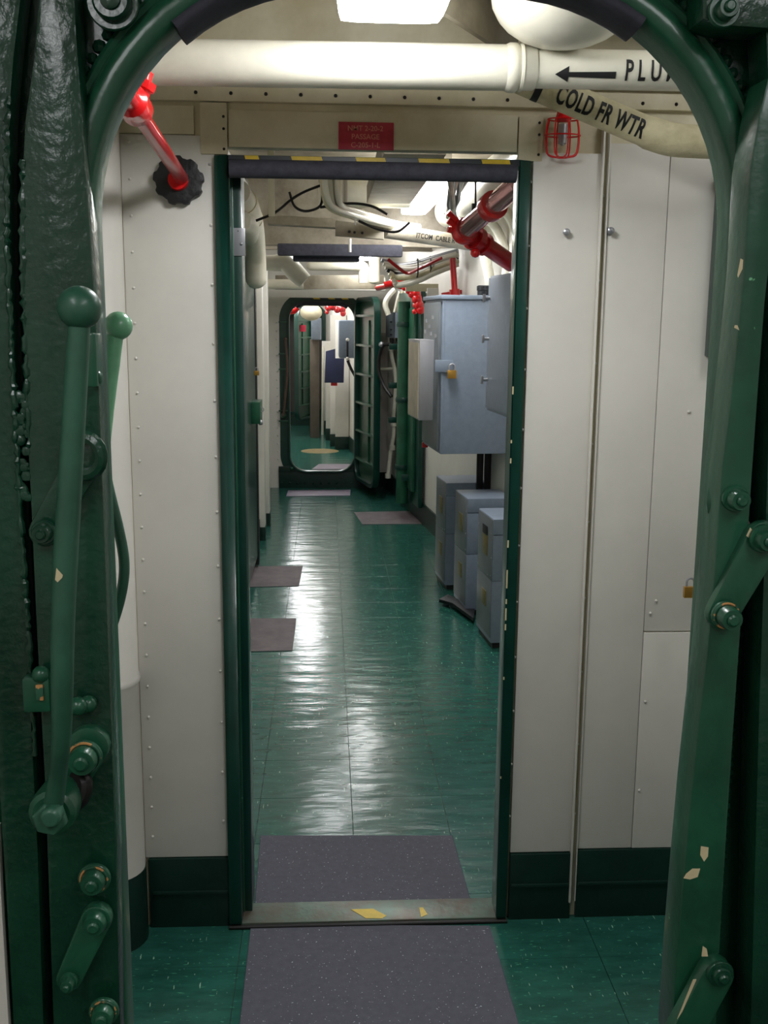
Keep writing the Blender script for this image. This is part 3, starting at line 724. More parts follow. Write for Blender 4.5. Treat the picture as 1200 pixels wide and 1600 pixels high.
# left fittings of the far door
b = MB()
for y in (503, 553, 577, 642, 658): p = at(443, y, Y2-.02); b.box((p.x-.045, Y2-.03, p.z-.006), (p.x+.045, Y2-.010, p.z+.006))
b.build('hinge_strap', GREEN2, wfar, bevel=.002)
t = thing('door_lever', 'brown lever rod with ball end on the far oval door frame', 'lever', at(443, 645, Y2-.05))
p0, p1, p2 = at(446, 530, Y2-.07), at(449, 580, Y2-.07), at(443, 650, Y2-.07)
MB().tube(smoothpts([p0, p1, p2], 5), [.012]*11, 10).build('rod', mat('brown_lever', (92, 70, 58), .5, var=.1), t)
MB().ball(p0, .017, 12).build('ball_end', MATS['brown_lever'], t)
MB().lathe(p2+YA*.05, -YA, [(0, .028), (.03, .028), (.05, .015)], 14).build('pivot', GREEN2, t)
# open ribbed leaf
def ribbed_leaf(hx, hy, ang, W, z0, z1, label, ribs=6, back=False, m=GREEN2):
    t = thing('watertight_door_leaf', label, 'door', (hx, hy, z0))
    d = V((math.sin(ang), -math.cos(ang), 0)); nrm = V((-d.y, d.x, 0))   # runs from the hinge toward the viewer
    if nrm.y > 0: nrm = -nrm
    o = V((hx, hy, 0)); P, Q = rrect(W/2, (z0+z1)/2, W/2, (z1-z0)/2, .14, 8)
    def mp(b):
        for i, v in enumerate(b.v): b.v[i] = o+d*v.x+ZA*v.z+nrm*v.y
        return b
    mp(MB().prism([(p[0], 0, p[1]) for p in P], (0, .012, 0))).build('skin', m, t)
    mp(MB().sweep(P, Q, [(-.03, .0), (-.03, .055), (.006, .055), (.006, -.004), (-.02, -.004)])).build('rim', GDARK, t, bevel=.002)
    for i in range(ribs):
        z = z0+.2+(z1-z0-.36)*i/(ribs-1)
        mp(MB().box((.03, .01, z-.010), (W-.03, .05, z+.010))).build('rib', GREEN2, t, bevel=.002)
    mp(MB().box((W*.55, .01, z0+.2), (W*.58, .025, z1-.2))).build('stiffener', GREEN2, t, bevel=.002)
    return t
ribbed_leaf(.315, Y2-.06, math.radians(12), .74, .11, 1.80, 'green ribbed door leaf swung open beside the far oval door', 6)
# right of the open leaf: white casing panels, conduit, switch box
def side_panel(x0p, x1p, y1p, Y, yb, name, lab, m=CREAM):
    a = at(x0p, y1p, Y); c = at(x1p, yb, Y)
    o = MB().box((a.x, Y, c.z), (c.x, Y+.04, a.z)).build(name, m, bevel=.004); return tag(o, lab, 'panel')
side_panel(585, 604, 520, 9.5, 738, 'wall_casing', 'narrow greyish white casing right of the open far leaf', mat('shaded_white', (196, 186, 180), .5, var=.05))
side_panel(606, 632, 520, 9.65, 745, 'wall_casing', 'white casing panel behind the thin conduit', CREAM)
t = thing('conduit', 'thin white bent conduit running down beside the far green hatch', 'pipe', at(606, 748, 9.2))
P = smoothpts([at(x, y, 9.35) for x, y in ((611, 533), (612, 556), (617, 580), (618, 610), (615, 650), (615, 680), (610, 710), (606, 745))], 4)
MB().tube(P, .018, 10).build('pipe_run', PIPEW, t)
for (x, y) in ((611, 545), (615, 663), (613, 700), (606, 744)): MB().tube([at(x, y-4, 9.35), at(x, y+3, 9.35)], .027, 12).build('fitting', PIPEW, t)
MB().tube([at(588, 577, 9.38), at(618, 576, 9.38)], .012, 8).build('branch', PIPEW, t)
t = thing('switch_box', 'small blue grey switch box with dark slots above the conduit', 'box', at(618, 530, 9.2))
a = at(605.5, 488, 9.15); c = at(617, 528, 9.15); e = at(631, 528, 9.15)
MB().box((c.x, 9.15, c.z), (e.x, 9.45, a.z)).build('body', GRAYB, t, bevel=.004)
MB().prism([V((c.x, 9.15, c.z)), V((a.x, 9.4, c.z)), V((c.x, 9.4, c.z))], (0, 0, a.z-c.z)).build('slanted_face', GRAYD, t)
for y in (503, 515, 523):
    p = at(611, y, 9.25); MB().cbox(p-YA*.0, (.045, .004, .012), ((V((c.x, 9.15, 0))-V((a.x, 9.4, 0))).normalized(), V((-.9, -.45, 0)).normalized(), ZA)).build('slot', BLACK, t)
MB().tube([at(612, 528, 9.25), at(612, 536, 9.25)], .02, 10).tube([at(622, 528, 9.25), at(622, 534, 9.25)], .02, 10).build('gland', DARKM, t)
for i, (pts, lab, m, r) in enumerate([
    ([(607, 492), (602, 475), (608, 462), (617, 452)], 'pale looping hose above the switch box', PIPEW, .024),
    ([(616, 488), (620, 470), (624, 455)], 'thin pale cable entering the switch box top', PIPEW, .011),
    ([(623, 488), (624, 470), (629, 455)], 'second thin cable rising to the red valves', LAG, .010)]):
    tag(MB().tube(smoothpts([at(x, y, 9.1) for x, y in pts], 5), r, 8).build('cable', m), lab, 'cable')
# far green hatch on the right side with dogs and tube
t = thing('side_hatch', 'dark green side hatch with dogs on the right wall past the cabinets', 'door', (.72, 8.4, 0))
ya, yb_ = 9.0, 8.02
sd = (V((XR(yb_), yb_, 0))-V((XR(ya), ya, 0))).normalized(); sn = V((-sd.y, sd.x, 0));  sn = sn if sn.x < 0 else -sn
h0 = V((XR(ya), ya, 0))+sn*.02
def hp(u, h, o): return h0+sd*u+ZA*h+sn*o
MB().prism([hp(0, .14, 0), hp(1.0, .14, 0), hp(1.0, 1.83, 0), hp(0, 1.83, 0)], sn*.04).build('frame', GDARK, t, bevel=.01)
MB().prism([hp(.12, .25, .04), hp(.88, .25, .04), hp(.88, 1.7, .04), hp(.12, 1.7, .04)], sn*.03).build('leaf', GREEN2, t, bevel=.01)
MB().tube([hp(.62, .12, .10), hp(.62, 1.75, .10)], .05, 18).build('standpipe', GREEN2, t)
for h in (.4, .95, 1.55): MB().lathe(hp(.62, h, .10), ZA, [(0, .06), (.02, .065), (.04, .06)], 16).build('flange', GDARK, t)
for h, u in ((1.38, .06), (.75, .05), (.35, .75), (1.05, .06)):
    MB().cbox(hp(u, h, .07), (.03, .12, .05), (sd, sn, ZA)).build('dog', GDARK, t, bevel=.008)
MB().tube(smoothpts([hp(.05, 1.40, .10), hp(-.05, 1.38, .17), hp(-.08, 1.2, .20), hp(-.05, 1.05, .16), hp(.03, .95, .10)], 4), .016, 10).build('bent_handle', DARKM, t)
MB().ball(hp(-.05, 1.395, .18), .024, 10).build('polished_knob', STEEL, t)

# ---------------- cabinets
U2 = V((-.0879, .996, 0)).normalized()    # along their fronts, away from the viewer
W2 = V((.996, .0879, 0)).normalized()     # toward the wall
def sbox(b, o, a0, a1, w0, w1, z0, z1):
    "box in cabinet axes from origin o"
    P = [o+U2*u+W2*v+ZA*z0 for u, v in ((a0, w0), (a0, w1), (a1, w1), (a1, w0))]
    return b.prism(P, (0, 0, z1-z0))
def low_cabinet():
    o = V((.811, 4.873, 0))
    t = thing('battery_cabinet', '', 'cabinet', o)
    sbox(MB(), o, 0, .31, 0, .25, .03, .345).build('lower_case', GRAYB, t, bevel=.003)
    sbox(MB(), o, 0, .31, 0, .25, .347, .575).build('upper_case', GRAYB, t, bevel=.003)
    sbox(MB(), o, -.001, .311, -.001, .25, .578, .655).build('lid', GRAYB, t, bevel=.003)
    sbox(MB(), o, .01, .30, .012, .24, 0, .03).build('plinth', BLACKR, t)
    sbox(MB(), o, .005, .305, -.003, .002, .055, .344).build('lower_front', GRAYD, t, bevel=.001)
    sbox(MB(), o, .005, .305, -.003, .002, .348, .65).build('upper_front', GRAYD, t, bevel=.001)
    p = sbox(MB(), o, .10, .20, -.0055, -.0025, .45, .55).build('data_plate', PLATE, t, bevel=.001)
    sbox(MB(), o, .10, .20, -.0055, -.0025, .19, .27).build('data_plate', PLATE, t, bevel=.001)
    b = MB()
    for u, z in ((.02, .37), (.29, .37), (.02, .58), (.29, .58), (.02, .46), (.29, .46), (.08, .36)):
        b.ball(o+U2*u-W2*.004+ZA*z, .0035, 6)
    stuff(b.build('screw', STEEL, t))
    return t
cab = low_cabinet(); cab['label'] = 'grey steel floor cabinet nearest the doorway jamb, lowest in view'; cab['group'] = 'floor cabinets under the wall cabinet'
o0 = V((.811, 4.873, 0))
q = sbox(MB(), o0, .10, .20, -.0075, -.005, .555, .60).build('sensor_window', BLACK, cab, bevel=.001)
c2_ = copy_tree(cab); c2_.location = (.764, 5.461, 0); c2_['label'] = 'grey steel floor cabinet, middle one of the three under the wall cabinet'
for ch in list(c2_.children):
    if ch.name.startswith('sensor_window'): bpy.data.objects.remove(ch)
c3_ = copy_tree(c2_); c3_.location = (.713, 6.012, 0); c3_['label'] = 'grey steel floor cabinet farthest back, against the white wall'
o = V((.775, 5.33, 0)); 
o = MB().prism([floor_at(686, 936, .04), floor_at(707, 942, .04), floor_at(740, 966, .04), floor_at(742, 950, .04), floor_at(700, 928, .04)], (0, 0, -.02)).build('tray', BLACKR, bevel=.002)
tag(o, 'low black tray edge sticking out under the middle cabinet', 'tray')
# wall cabinet
o = V((.623, 5.6, 0))
t = thing('electrical_cabinet', 'large blue grey wall cabinet with padlocked hasp over the floor cabinets', 'cabinet', o+ZA*.88)
sbox(MB(), o, 0, .52, 0, .37, .88, 1.715).build('case', GRAYB, t, bevel=.006)
b = MB(); sbox(b, o, -.012, .535, -.012, .375, 1.715, 1.738); b.build('lid', GRAYB, t, bevel=.005)
sbox(MB(), o, .03, .49, -.014, .0, .90, 1.70).build('front_door', GRAYD, t, bevel=.003)
sbox(MB(), o, -.003, .012, -.002, .012, .89, 1.71).build('corner_trim', GRAYB, t, bevel=.002)
a = at(683, 567, 5.58); c = at(709, 577, 5.58)
MB().box((a.x-.01, 5.585, a.z-.05), (c.x-.004, 5.5995, a.z+.015)).build('hasp', GRAYB, t, bevel=.003)
b = MB()
for u, z in ((.2, 1.62), (.3, 1.57), (.1, 1.52), (.4, 1.6), (.42, 1.54), (.25, 1.53)): b.cbox(o+U2*u-W2*.017+ZA*z, (.006, .03, .02), (W2, U2, ZA))
stuff(b.build('label_tab', STEEL, t))
padlock(at(706, 585, 5.56), .05, 'brass padlock on the hasp of the large wall cabinet', BRASS)
t = thing('conduit_box', 'unpainted steel box fixed on the front of the wall cabinet', 'box', at(656, 657, 5.8))
a = at(656, 533, 5.75); c = at(684, 657, 5.75)
ob = V((a.x, 5.75, 0)); 
MB().prism([ob+ZA*c.z, ob+W2*.09+ZA*c.z, ob+W2*.09+U2*.367+ZA*c.z, ob+U2*.367+ZA*c.z], (0, 0, a.z-c.z)).build('cover', STEEL, t, bevel=.003)
MB().prism([ob-U2*-.003+W2*-.003+ZA*a.z, ob+W2*.093+ZA*a.z, ob+W2*.093+U2*.3673+ZA*a.z, ob+U2*.3673-W2*.003+ZA*a.z], (0, 0, .006)).build('top_flange', STEEL, t)
MB().prism([ob+U2*.02+W2*-.0035+ZA*(c.z+.01), ob+U2*.35+W2*-.0035+ZA*(c.z+.01), ob+U2*.35+ZA*(c.z+.01), ob+U2*.02+ZA*(c.z+.01)], (0, 0, a.z-c.z-.02)).build('side_sheet', mat('yellowed_sheet', (196, 184, 160), .4, metal=.3, var=.08), t)
padlock(at(664, 695, 6.1), .035, 'small dark red padlock hanging below the steel box', DRED)
# nearer cabinet seen edge-on at the jamb
o = V((.782, 4.15, 0))
t = thing('panel_cabinet', 'pale blue grey cabinet with wing latches cut off by the right jamb', 'cabinet', o+ZA*1.2)
sbox(MB(), o, 0, .55, 0, .30, 1.2, 1.80).build('case', GRAYB, t, bevel=.005)
sbox(MB(), o, .0, .53, -.012, 0, 1.215, 1.79).build('front_door', GRAYB, t, bevel=.003)
for i, (px, py) in enumerate(((789, 466), (789, 530), (783, 594))):
    p = o+U2*.50-W2*.02+ZA*at(px, py, 4.62).z
    b = MB(); b.tube([p+W2*.01, p-W2*.018], .007, 8); b.cbox(p-W2*.018, (.010, .016, .036), (W2, U2, ZA)); b.build('wing_latch', STEEL, t, bevel=.002)
# dark cable risers on the wall behind
for i, (x0, lab) in enumerate(((746, 'dark riser left of the pair below the wall cabinet'), (758, 'dark riser, second from left below the wall cabinet'), (775, 'dark riser third from left, below the wall cabinet'), (788, 'dark riser against the jamb below the wall cabinet'))):
    Yv = 6.0; a = at(x0, 705, Yv); c = at(x0+7, 745, Yv)
    X_ = XR(Yv)-.03
    tt = MB().box((a.x, Yv, c.z-.1), (c.x+.008, Yv+.03, a.z+.05)).build('cable_riser', DARKM, bevel=.003); tag(tt, lab, 'pipe')
# black glands on the cabinet top
for i in range(6):
    c = at(752+i*7, 458, 5.85); c.z = 1.738
    o = MB().lathe(c, ZA, [(0, .022), (.03, .022), (.032, .026), (.055, .026), (.06, .016)], 14).build('cable_gland', BLACKR)
    tag(o, ('first', 'second', 'third', 'fourth', 'fifth', 'sixth')[i]+' black cable gland from the left on the wall cabinet top', 'gland', 'cable glands on the wall cabinet')
# white hoses right of doorway top
for pts, lab, Yq, r in (
    ([(752, 335), (752, 370), (760, 410), (768, 455)], 'white lagged riser standing left behind the red hydrant', 5.9, .030),
    ([(735, 345), (765, 345), (786, 380), (792, 420), (782, 455)], 'white hose arching down to the cabinet glands', 5.8, .026),
    ([(740, 325), (775, 322), (800, 345), (812, 400)], 'upper white hose arch beside the jamb', 5.7, .028)):
    tag(MB().tube(smoothpts([at(x, y, Yq) for x, y in pts], 6), r, 14).build('white_hose', PIPEW, ang=60), lab, 'pipe')
# red hydrant assembly
t = thing('fire_hydrant_valve', 'bright red angle valve with polished pipe rising to the right', 'valve', at(730, 365, 4.6))
v0 = at(727, 360, 4.5); v1 = at(812, 285, 4.0)
ax = (v1-v0).normalized()
MB().tube([v0, v1], .042, 24).build('polished_pipe', mat('glossy_pipe', (200, 150, 150), .12, metal=.7, var=.03), t, ang=60)
for f_, r in ((.0, .05), (.52, .058)):
    q = v0.lerp(v1, f_); MB().tube([q-ax*.02, q+ax*.03], r, 20).build('clamp_collar', DRED, t, bevel=.003)
q = v0-ax*.01
MB().ball(q, .058, 18).lathe(q, at(712, 352, 4.5)-q, [(0, .04), (.05, .036), (.055, .02)], 14).build('valve_body', RED, t, ang=50)
b = MB(); dq = (at(708, 350, 4.5)-q).normalized()
for s_ in (-1, 0, 1): b.tube([q+dq*.03+ZA*.02*s_, q+dq*.085+ZA*.035*s_], .013, 8)
b.build('handwheel_spoke', RED, t)
e = at(800, 412, 4.7)
MB().tube([q, e], .038, 20).build('lower_pipe', DRED, t, ang=60)
ax2 = (e-q).normalized()
MB().tube([q+ax2*.06, q+ax2*.09], .055, 18).tube([q+ax2*.12, q+ax2*.14], .05, 18).build('flange', DRED, t)
MB().ball(q+ax2*.10+V((-.02, -.03, -.05)), .022, 10).build('drain_cock', RED, t)
t = thing('red_riser', 'thin red vertical pipe rising behind the wall cabinet top', 'pipe', at(710, 460, 6.8))
MB().tube([at(707, 403, 6.8), at(711, 462, 6.8)], .020, 14).tube([at(710, 452, 6.8), at(711, 464, 6.8)], .034, 14).build('pipe_run', DRED, t)
MB().tube([at(690, 461, 6.9), at(760, 450, 6.9)], .014, 10).build('cross_pipe', DRED, t)
t = thing('far_valve_set', 'cluster of bright red valves hanging left of the wall cabinet', 'valve', at(640, 450, 7.6))
Yv = 7.8
b = MB().ball(at(627, 439, Yv), .062, 16).tube([at(625, 440, Yv), at(600, 445, Yv)], .022, 12).ball(at(613, 441, Yv), .028, 12).tube([at(618, 440, Yv), at(617, 430, Yv)], .01, 8)
b.build('valve_body', RED, t, ang=50)
b = MB()
for (x, y, r) in ((632, 450, .022), (638, 455, .022), (643, 460, .026), (650, 458, .035), (651, 467, .040), (654, 476, .038), (657, 484, .034), (648, 487, .02), (649, 477, .022), (647, 466, .02)): b.ball(at(x, y, Yv-.1), r, 12)
b.tube([at(650, 452, Yv-.1), at(657, 486, Yv-.1)], .028, 12)
b.build('valve_bonnet', RED, t, ang=50)
MB().tube([at(628, 442, Yv+.1), at(590, 450, Yv+.6)], .022, 12).build('feed_pipe', DRED, t)
o = MB().box((at(634, 450, 7.3).x, 7.3, at(634, 455, 7.3).z), (at(685, 450, 7.3).x, 7.34, at(640, 443, 7.3).z)).build('support_plate', TRAN, bevel=.003); tag(o, 'flat beige plate fixed across above the wall cabinet', 'plate')
o = MB().cbox(at(676, 464, 7.2), (.08, .04, .12)).build('bracket_block', CREAM, bevel=.006); tag(o, 'small white block between beige plate and cabinet lid', 'bracket')

# ---------------- left wall items past the doorway
t = thing('side_door', 'dark green door on the left wall with lock box', 'door', (-.44, 6.3, 0))
MB().box((-.499, 5.3, .08), (-.449, 6.60, 1.95)).build('leaf', GDARK, t, bevel=.004)
MB().box((-.499, 6.60, .02), (-.443, 6.70, 2.0)).build('jamb', BLACKR, t, bevel=.003)
a = at(389, 626, 6.3); c = at(409, 660, 6.3)
MB().box((-.45, 6.2, c.z), (c.x-.003, 6.42, a.z)).build('lock_box', GREEN2, t, bevel=.004)
MB().torus(at(409, 640, 6.3), YA, .012, .003, 14, 6).build('ring_pull', STEEL, t)
p = at(407, 660, 6.25); MB().tube([p-XA*.06, p], .009, 10).ball(p, .017, 12).build('door_knob', STEEL, t)
padlock(at(401, 583, 6.2), .03, 'small brass padlock on the left green door')
for x0, x1, Yq, ybase, lab in ((-.462, -.40, 7.45, 0, 'white vertical casing with green foot, nearer one on left wall'), (-.462, -.425, 8.0, 0, 'white vertical casing with green foot, farther one on left wall')):
    t = thing('pipe_casing', lab, 'casing', (-.43, Yq, 0))
    x1 = -.452 if Yq < 7.6 else -.448
    MB().box((-.50, Yq, .1), (x1, Yq+.14, 2.0)).build('casing', CREAM, t, bevel=.006)
    MB().box((-.50, Yq-.003, 0), (x1+.003, Yq+.143, .1)).build('foot', GBASE, t, bevel=.003)
t = thing('lagged_elbow_pipe', 'thick white lagged pipe bending down at the upper left of the passage', 'pipe', at(400, 400, 5.4))
P = smoothpts([at(x, y, Y) for x, y, Y in ((372, 300, 4.9), (386, 322, 5.1), (393, 345, 5.3), (397, 372, 5.5), (399, 405, 5.6), (400, 436, 5.6))], 6)
MB().tube(P, .056, 22).ball(P[-1], .056, 20, (1, 1, .9)).build('lagging', LAG if False else PIPEW, t, ang=60)
MB().tube(smoothpts([at(x, y, Y) for x, y, Y in ((376, 345, 4.8), (390, 352, 5.2), (392, 372, 5.5))], 5), .045, 18).build('branch_lagging', PIPEW, t, ang=60)
b = MB()
for i in (4, 11): b.torus(P[i], P[i+1]-P[i-1], .056, .004, 22, 6)
b.build('seam_band', LAG, t)
o = MB().tube(smoothpts([at(x, y, 6.9) for x, y in ((384, 410), (425, 411), (446, 411), (460, 424), (476, 440))], 5), interp([.05, .05, .062, .062, .055], 5), 20).build('elbow_pipe', PIPEW, ang=60)
tag(o, 'white elbow pipe hanging under the far padded beam', 'pipe')
o = MB().tube([at(485, 416, 8.6), at(488, 416, 8.6), at(558, 417, 8.6)], .034, 16).ball(at(485, 416, 8.6), .034, 14).tube(smoothpts([at(556, 416, 8.6), at(568, 418, 8.6), at(568, 430, 8.6), at(568, 442, 8.6)], 4), .042, 16).build('drop_pipe', PIPEW, ang=60)
tag(o, 'horizontal white pipe ending in a short drop below the far beam', 'pipe')
o = MB().tube([at(585, 400, 8.7), at(585, 440, 8.7)], .042, 16).ball(at(585, 440, 8.7), .042, 14, (1, 1, .5)).build('drop_pipe', PIPEW, ang=60)
tag(o, 'short vertical white pipe beside the horizontal drop pipe', 'pipe')

# ---------------- deckhead gear
def beam(Y, z0, z1, x0, x1, lab, m=BEAM, th_=.012, flange=.1):
    t = thing('deck_beam', lab, 'beam', ((x0+x1)/2, Y, z0))
    MB().box((x0, Y, z0), (x1, Y+th_, z1)).build('web', m, t)
    if flange: MB().box((x0, Y-flange/2, z0-.01), (x1, Y+flange/2, z0)).build('flange', m, t, bevel=.003)
    return t
beam(6.4, 2.045, CE, -.46, XR(6.4), 'deep grey beam over the far padding', flange=.05)
beam(3.6, 2.33, CE, -.46, XR(3.6), 'shallow deck beam just past the doorway')
beam(7.9, 2.12, CE, -.46, XR(7.9), 'deck beam before the far oval door')
beam(9.3, 1.87, 1.97, -.46, .52, 'pale cross member above the far oval door', CREAM)
beam(9.7, 1.80, 1.86, -.46, .55, 'white plate strip just over the far oval door', CREAM, flange=0)
o = MB().box((-.29, 6.32, 1.975), (.455, 6.38, 2.045)).build('foam_pad', FOAM, bevel=.01); tag(o, 'long black foam pad on the lower edge of the deep beam', 'padding')
o = MB().box((-.20, 6.38, 1.945), (.20, 6.44, 1.985)).build('foam_pad', FOAM, bevel=.01); tag(o, 'shorter black foam strip tucked behind the long pad', 'padding')
# channel and gusset, left
o = MB().prism([at(415, 335, 5.8), at(528, 342, 5.8), at(528, 356, 5.8), at(418, 350, 5.8)], (0, .1, 0)).build('channel_beam', BEAM, bevel=.003); tag(o, 'grey channel running right toward the gusset plate', 'beam')
t = thing('gusset_plate', 'bolted grey gusset plate under the cable bundle', 'bracket', at(560, 365, 5.6))
MB().prism([at(524, 345, 5.6), at(600, 350, 5.6), at(600, 374, 5.6), at(524, 368, 5.6)], (0, .05, 0)).build('plate', BEAM, t, bevel=.003)
b = MB()
for (x, y) in ((546, 362), (554, 363), (566, 364)): b.ball(at(x, y, 5.598), .008, 8)
b.build('bolt', DARKM, t)
t = thing('stencilled_pipe', 'grey pipe sloping right below the second lamp with small black stencil', 'pipe', at(660, 365, 5.7))
a = at(600, 360, 5.7); c = at(745, 382, 6.1)
MB().tube([a, c], .040, 18).build('pipe_run', BEAM, t, ang=60)
ax = (c-a).normalized()
lettering('ITCOM  CABLE R', .038, 'stencil_lettering', BLACK, t, on_pipe(a+ax*((at(646, 366, 5.8)-a).dot(ax)), ax, .040, .0), bold=.001)
# transverse light duct
o = MB().tube([at(498, 300, 5.5), at(640, 300, 5.5)], .08, 28).build('round_duct', PIPEW, ang=60); tag(o, 'pale round duct crossing behind the cable bundle', 'duct')
o = MB().box((.2, 3.75, 2.17), (.42, 5.3, 2.26)).build('flat_duct', BEAM, bevel=.006); tag(o, 'flat brownish duct running along the deckhead left of lamp', 'duct')
o = MB().tube([(.82, 3.7, 2.24), (.74, 6.3, 2.24)], .10, 26).build('round_duct', PIPEW, ang=60); tag(o, 'pale round duct along the right side above the red pipe', 'duct')
t = thing('pipe_hanger', 'beige hanging strap at the upper left of the passage', 'hanger', at(425, 335, 4.6))
MB().box((at(419, 300, 4.6).x, 4.6, at(425, 338, 4.6).z), (at(429, 300, 4.6).x, 4.62, CE)).build('strap', TRAN, t, bevel=.002)
t = tag(MB().tube([at(743, 280, 4.4), at(743, 322, 4.4)], .004, 8).tube([at(740, 318, 4.4), at(740, 330, 4.4)], .008, 8).build('hanger_rod', DARKM), 'thin dark hanger rod right of the second lamp', 'hanger')
t = tag(MB().tube([at(547, 373, 6.2), at(547, 394, 6.2)], .008, 8).build('hanger_rod', CREAM), 'thin white rod hanging in front of the far padding', 'hanger')
t = tag(MB().tube([at(539, 282, 5.0), at(539, 320, 5.0)], .011, 8).build('hanger_rod', CREAM), 'short white rod above the cable bundle', 'hanger')
rr_ = random.Random(3)
for i in range(9):
    dx = rr_.uniform(-10, 10); dy = rr_.uniform(-6, 6); dY = rr_.uniform(-.06, .1)
    s = i/8
    P = smoothpts([at(504+22*s+dx*.2, 262, 4.7+dY), at(506+22*s, 300+dy, 4.75+dY), at(516+18*s+dx*.2, 324-4*s+dy*.4, 4.85+dY), at(545+10*s, 337-10*s+dy*.4, 5.0+dY), at(588, 349-10*s+dy*.4, 5.4+dY), at(622, 356-6*s+dy*.4, 5.8+dY*.5), at(655, 359-5*s+dy*.4, 6.15+dY*.5)], 5)
    o = MB().tube(P, .0105+.004*rr_.random(), 8).build('cable', PIPEW if i % 3 else CREAM2, ang=60)
    tag(o, 'pale cable in the thick bundle sweeping right below the deckhead', 'cable', 'cables of the thick bundle')
o = MB().torus(at(555, 339, 5.05), XA, .035, .004, 18, 6).build('cable_tie', CREAM); tag(o, 'thin clip holding the thick cable bundle', 'clip')
for i, (pts, lab) in enumerate((([(400, 345), (430, 332), (455, 312), (475, 300), (500, 290)], 'dark cable climbing from the left strap'), ([(452, 300), (460, 322), (478, 330), (500, 322), (505, 300)], 'dark looped cable left of the bundle'), ([(560, 345), (590, 358), (620, 362), (640, 348)], 'thin dark cable sagging under the bundle'), ([(500, 324), (545, 318), (580, 322), (605, 335)], 'black cable over the top of the bundle'))):
    tag(MB().tube(smoothpts([at(x, y, 4.9) for x, y in pts], 6), .006, 6).build('cable', DARKM), lab, 'cable')
for i in range(8):   # dark runs to the right of the lamp
    a = at(702+i*4, 276, 4.3+.05*i); c = at(704-1.5*i+5*(i % 3), 344-2*i, 5.6)
    o = MB().tube([a, a.lerp(c, .5)+V((rr_.uniform(-.02, .02), 0, -.01)), c], .012+.004*(i % 2), 8).build('cable', DARKM if i % 3 else DECK)
    tag(o, 'dark cable running along the deckhead right of the second lamp', 'cable', 'dark cables right of the second lamp')
# cable runs beyond the far beam, right
cols = (STEEL, PIPEW, PIPEW, DARKM, PIPEW, LAG, PIPEW, PIPEW)
cnames = ('grey', 'white', 'white', 'dark', 'white', 'yellowish', 'white', 'white')
for i in range(8):
    y = 408+i*5
    P = smoothpts([at(596+i*3, y-2, 7.2), at(622, y+6-(i % 3)*3, 7.2), at(650, y+3-i*.8, 7.1), at(680, y-6-i*1.5, 7.0), at(715, y-16-i*2, 6.9)], 5)
    o = MB().tube(P, .016+.006*((i*7) % 3)/2, 8).build('cable', cols[i], ang=60)
    tag(o, cnames[i]+' cable of the tied loom past the deep beam, '+('topmost', 'second from top', 'third from top', 'fourth from top', 'fourth from bottom', 'third from bottom', 'second from bottom', 'lowest')[i], 'cable', 'cables of the tied loom')
o = MB().tube(smoothpts([at(606, 405, 7.1), at(622, 418, 7.1), at(638, 427, 7.1), at(660, 417, 7.0), at(690, 403, 6.9)], 5), .011, 8).build('cable', DRED); tag(o, 'thin red cable crossing the tied loom', 'cable')
for k, x in enumerate((652, 672)):
    o = MB().torus(at(x, 419-k*4, 7.05), XA, .06, .005, 16, 6).build('cable_tie', BLACKR); tag(o, 'black tie around the loom, '+('left one' if k == 0 else 'right one'), 'clip')
o = MB().prism([at(430, 430, 8.8), at(600, 430, 8.8), at(600, 452, 8.8), at(430, 452, 8.8)], (0, .05, 0)).build('cross_duct', BEAM, bevel=.005); tag(o, 'grey duct face between far beam and oval door', 'duct')
o = MB().tube([at(402, 444, 8.5), at(474, 444, 8.5)], .038, 16).build('white_pipe', PIPEW, ang=60); tag(o, 'white pipe stub at left above the far oval door', 'pipe')

# ---------------- compartment past the far oval door
w3, TP, TQ = oval_door(-.35, .2, 1.75, .28, .15, Y3, -.9, .4, 'wall_end', .09)
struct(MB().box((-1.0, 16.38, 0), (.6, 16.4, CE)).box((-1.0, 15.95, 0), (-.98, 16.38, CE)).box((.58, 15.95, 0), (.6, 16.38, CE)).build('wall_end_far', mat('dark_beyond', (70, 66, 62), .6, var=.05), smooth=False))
MB().box((-.8, Y3-.02, 0), (.3, Y3, .16)).build('baseboard', GBASE, w3)
lf = ribbed_leaf(-.235, 14.95, math.radians(-19), .62, .22, 1.75, 'green ribbed door leaf standing open in the farthest compartment', 6)
p = at(472, 513, 14.55); MB().box((-.25, 14.93, 0), (-.225, 14.97, 1.8)).build('hinge_post', GDARK, lf); MB().box((p.x-.05, p.y-.02, p.z-.045), (p.x+.05, p.y-.01, p.z+.045)).build('red_tag', SIGNR, lf)
t = thing('grey_locker', 'small light blue grey box high up beyond the far oval door', 'box', at(494, 530, 13.4))
a = at(486, 497, 13.95); c = at(502, 531, 13.95); MB().box((a.x, 13.95, c.z), (c.x, 14.2, a.z)).build('body', GRAYB, t, bevel=.006)
MB().box((a.x+.01, 13.94, c.z+.01), (c.x-.01, 13.952, a.z-.01)).build('lid', GRAYB, t, bevel=.003)
a = at(484, 530, 14.2); c = at(499, 645, 14.2); c.z = 0
tag(MB().box((a.x, 14.2, c.z), (c.x, 14.24, a.z)).build('tall_panel', mat('taupe_panel', (104, 94, 84), .6, var=.06), bevel=.004), 'tall taupe panel below the small box in the far compartment', 'panel')
t = thing('control_box', 'large blue grey rounded box on the right past the far oval door', 'box', at(537, 560, 12))
a = at(529, 500, 11.9); c = at(553, 560, 11.9)
MB().box((a.x, 11.9, c.z), (a.x+.21, 12.2, a.z)).build('body', GRAYB, t, bevel=.03)
MB().tube([at(543, 530, 11.85), at(543, 559, 11.85)], .012, 8).build('rod', DARKM, t)
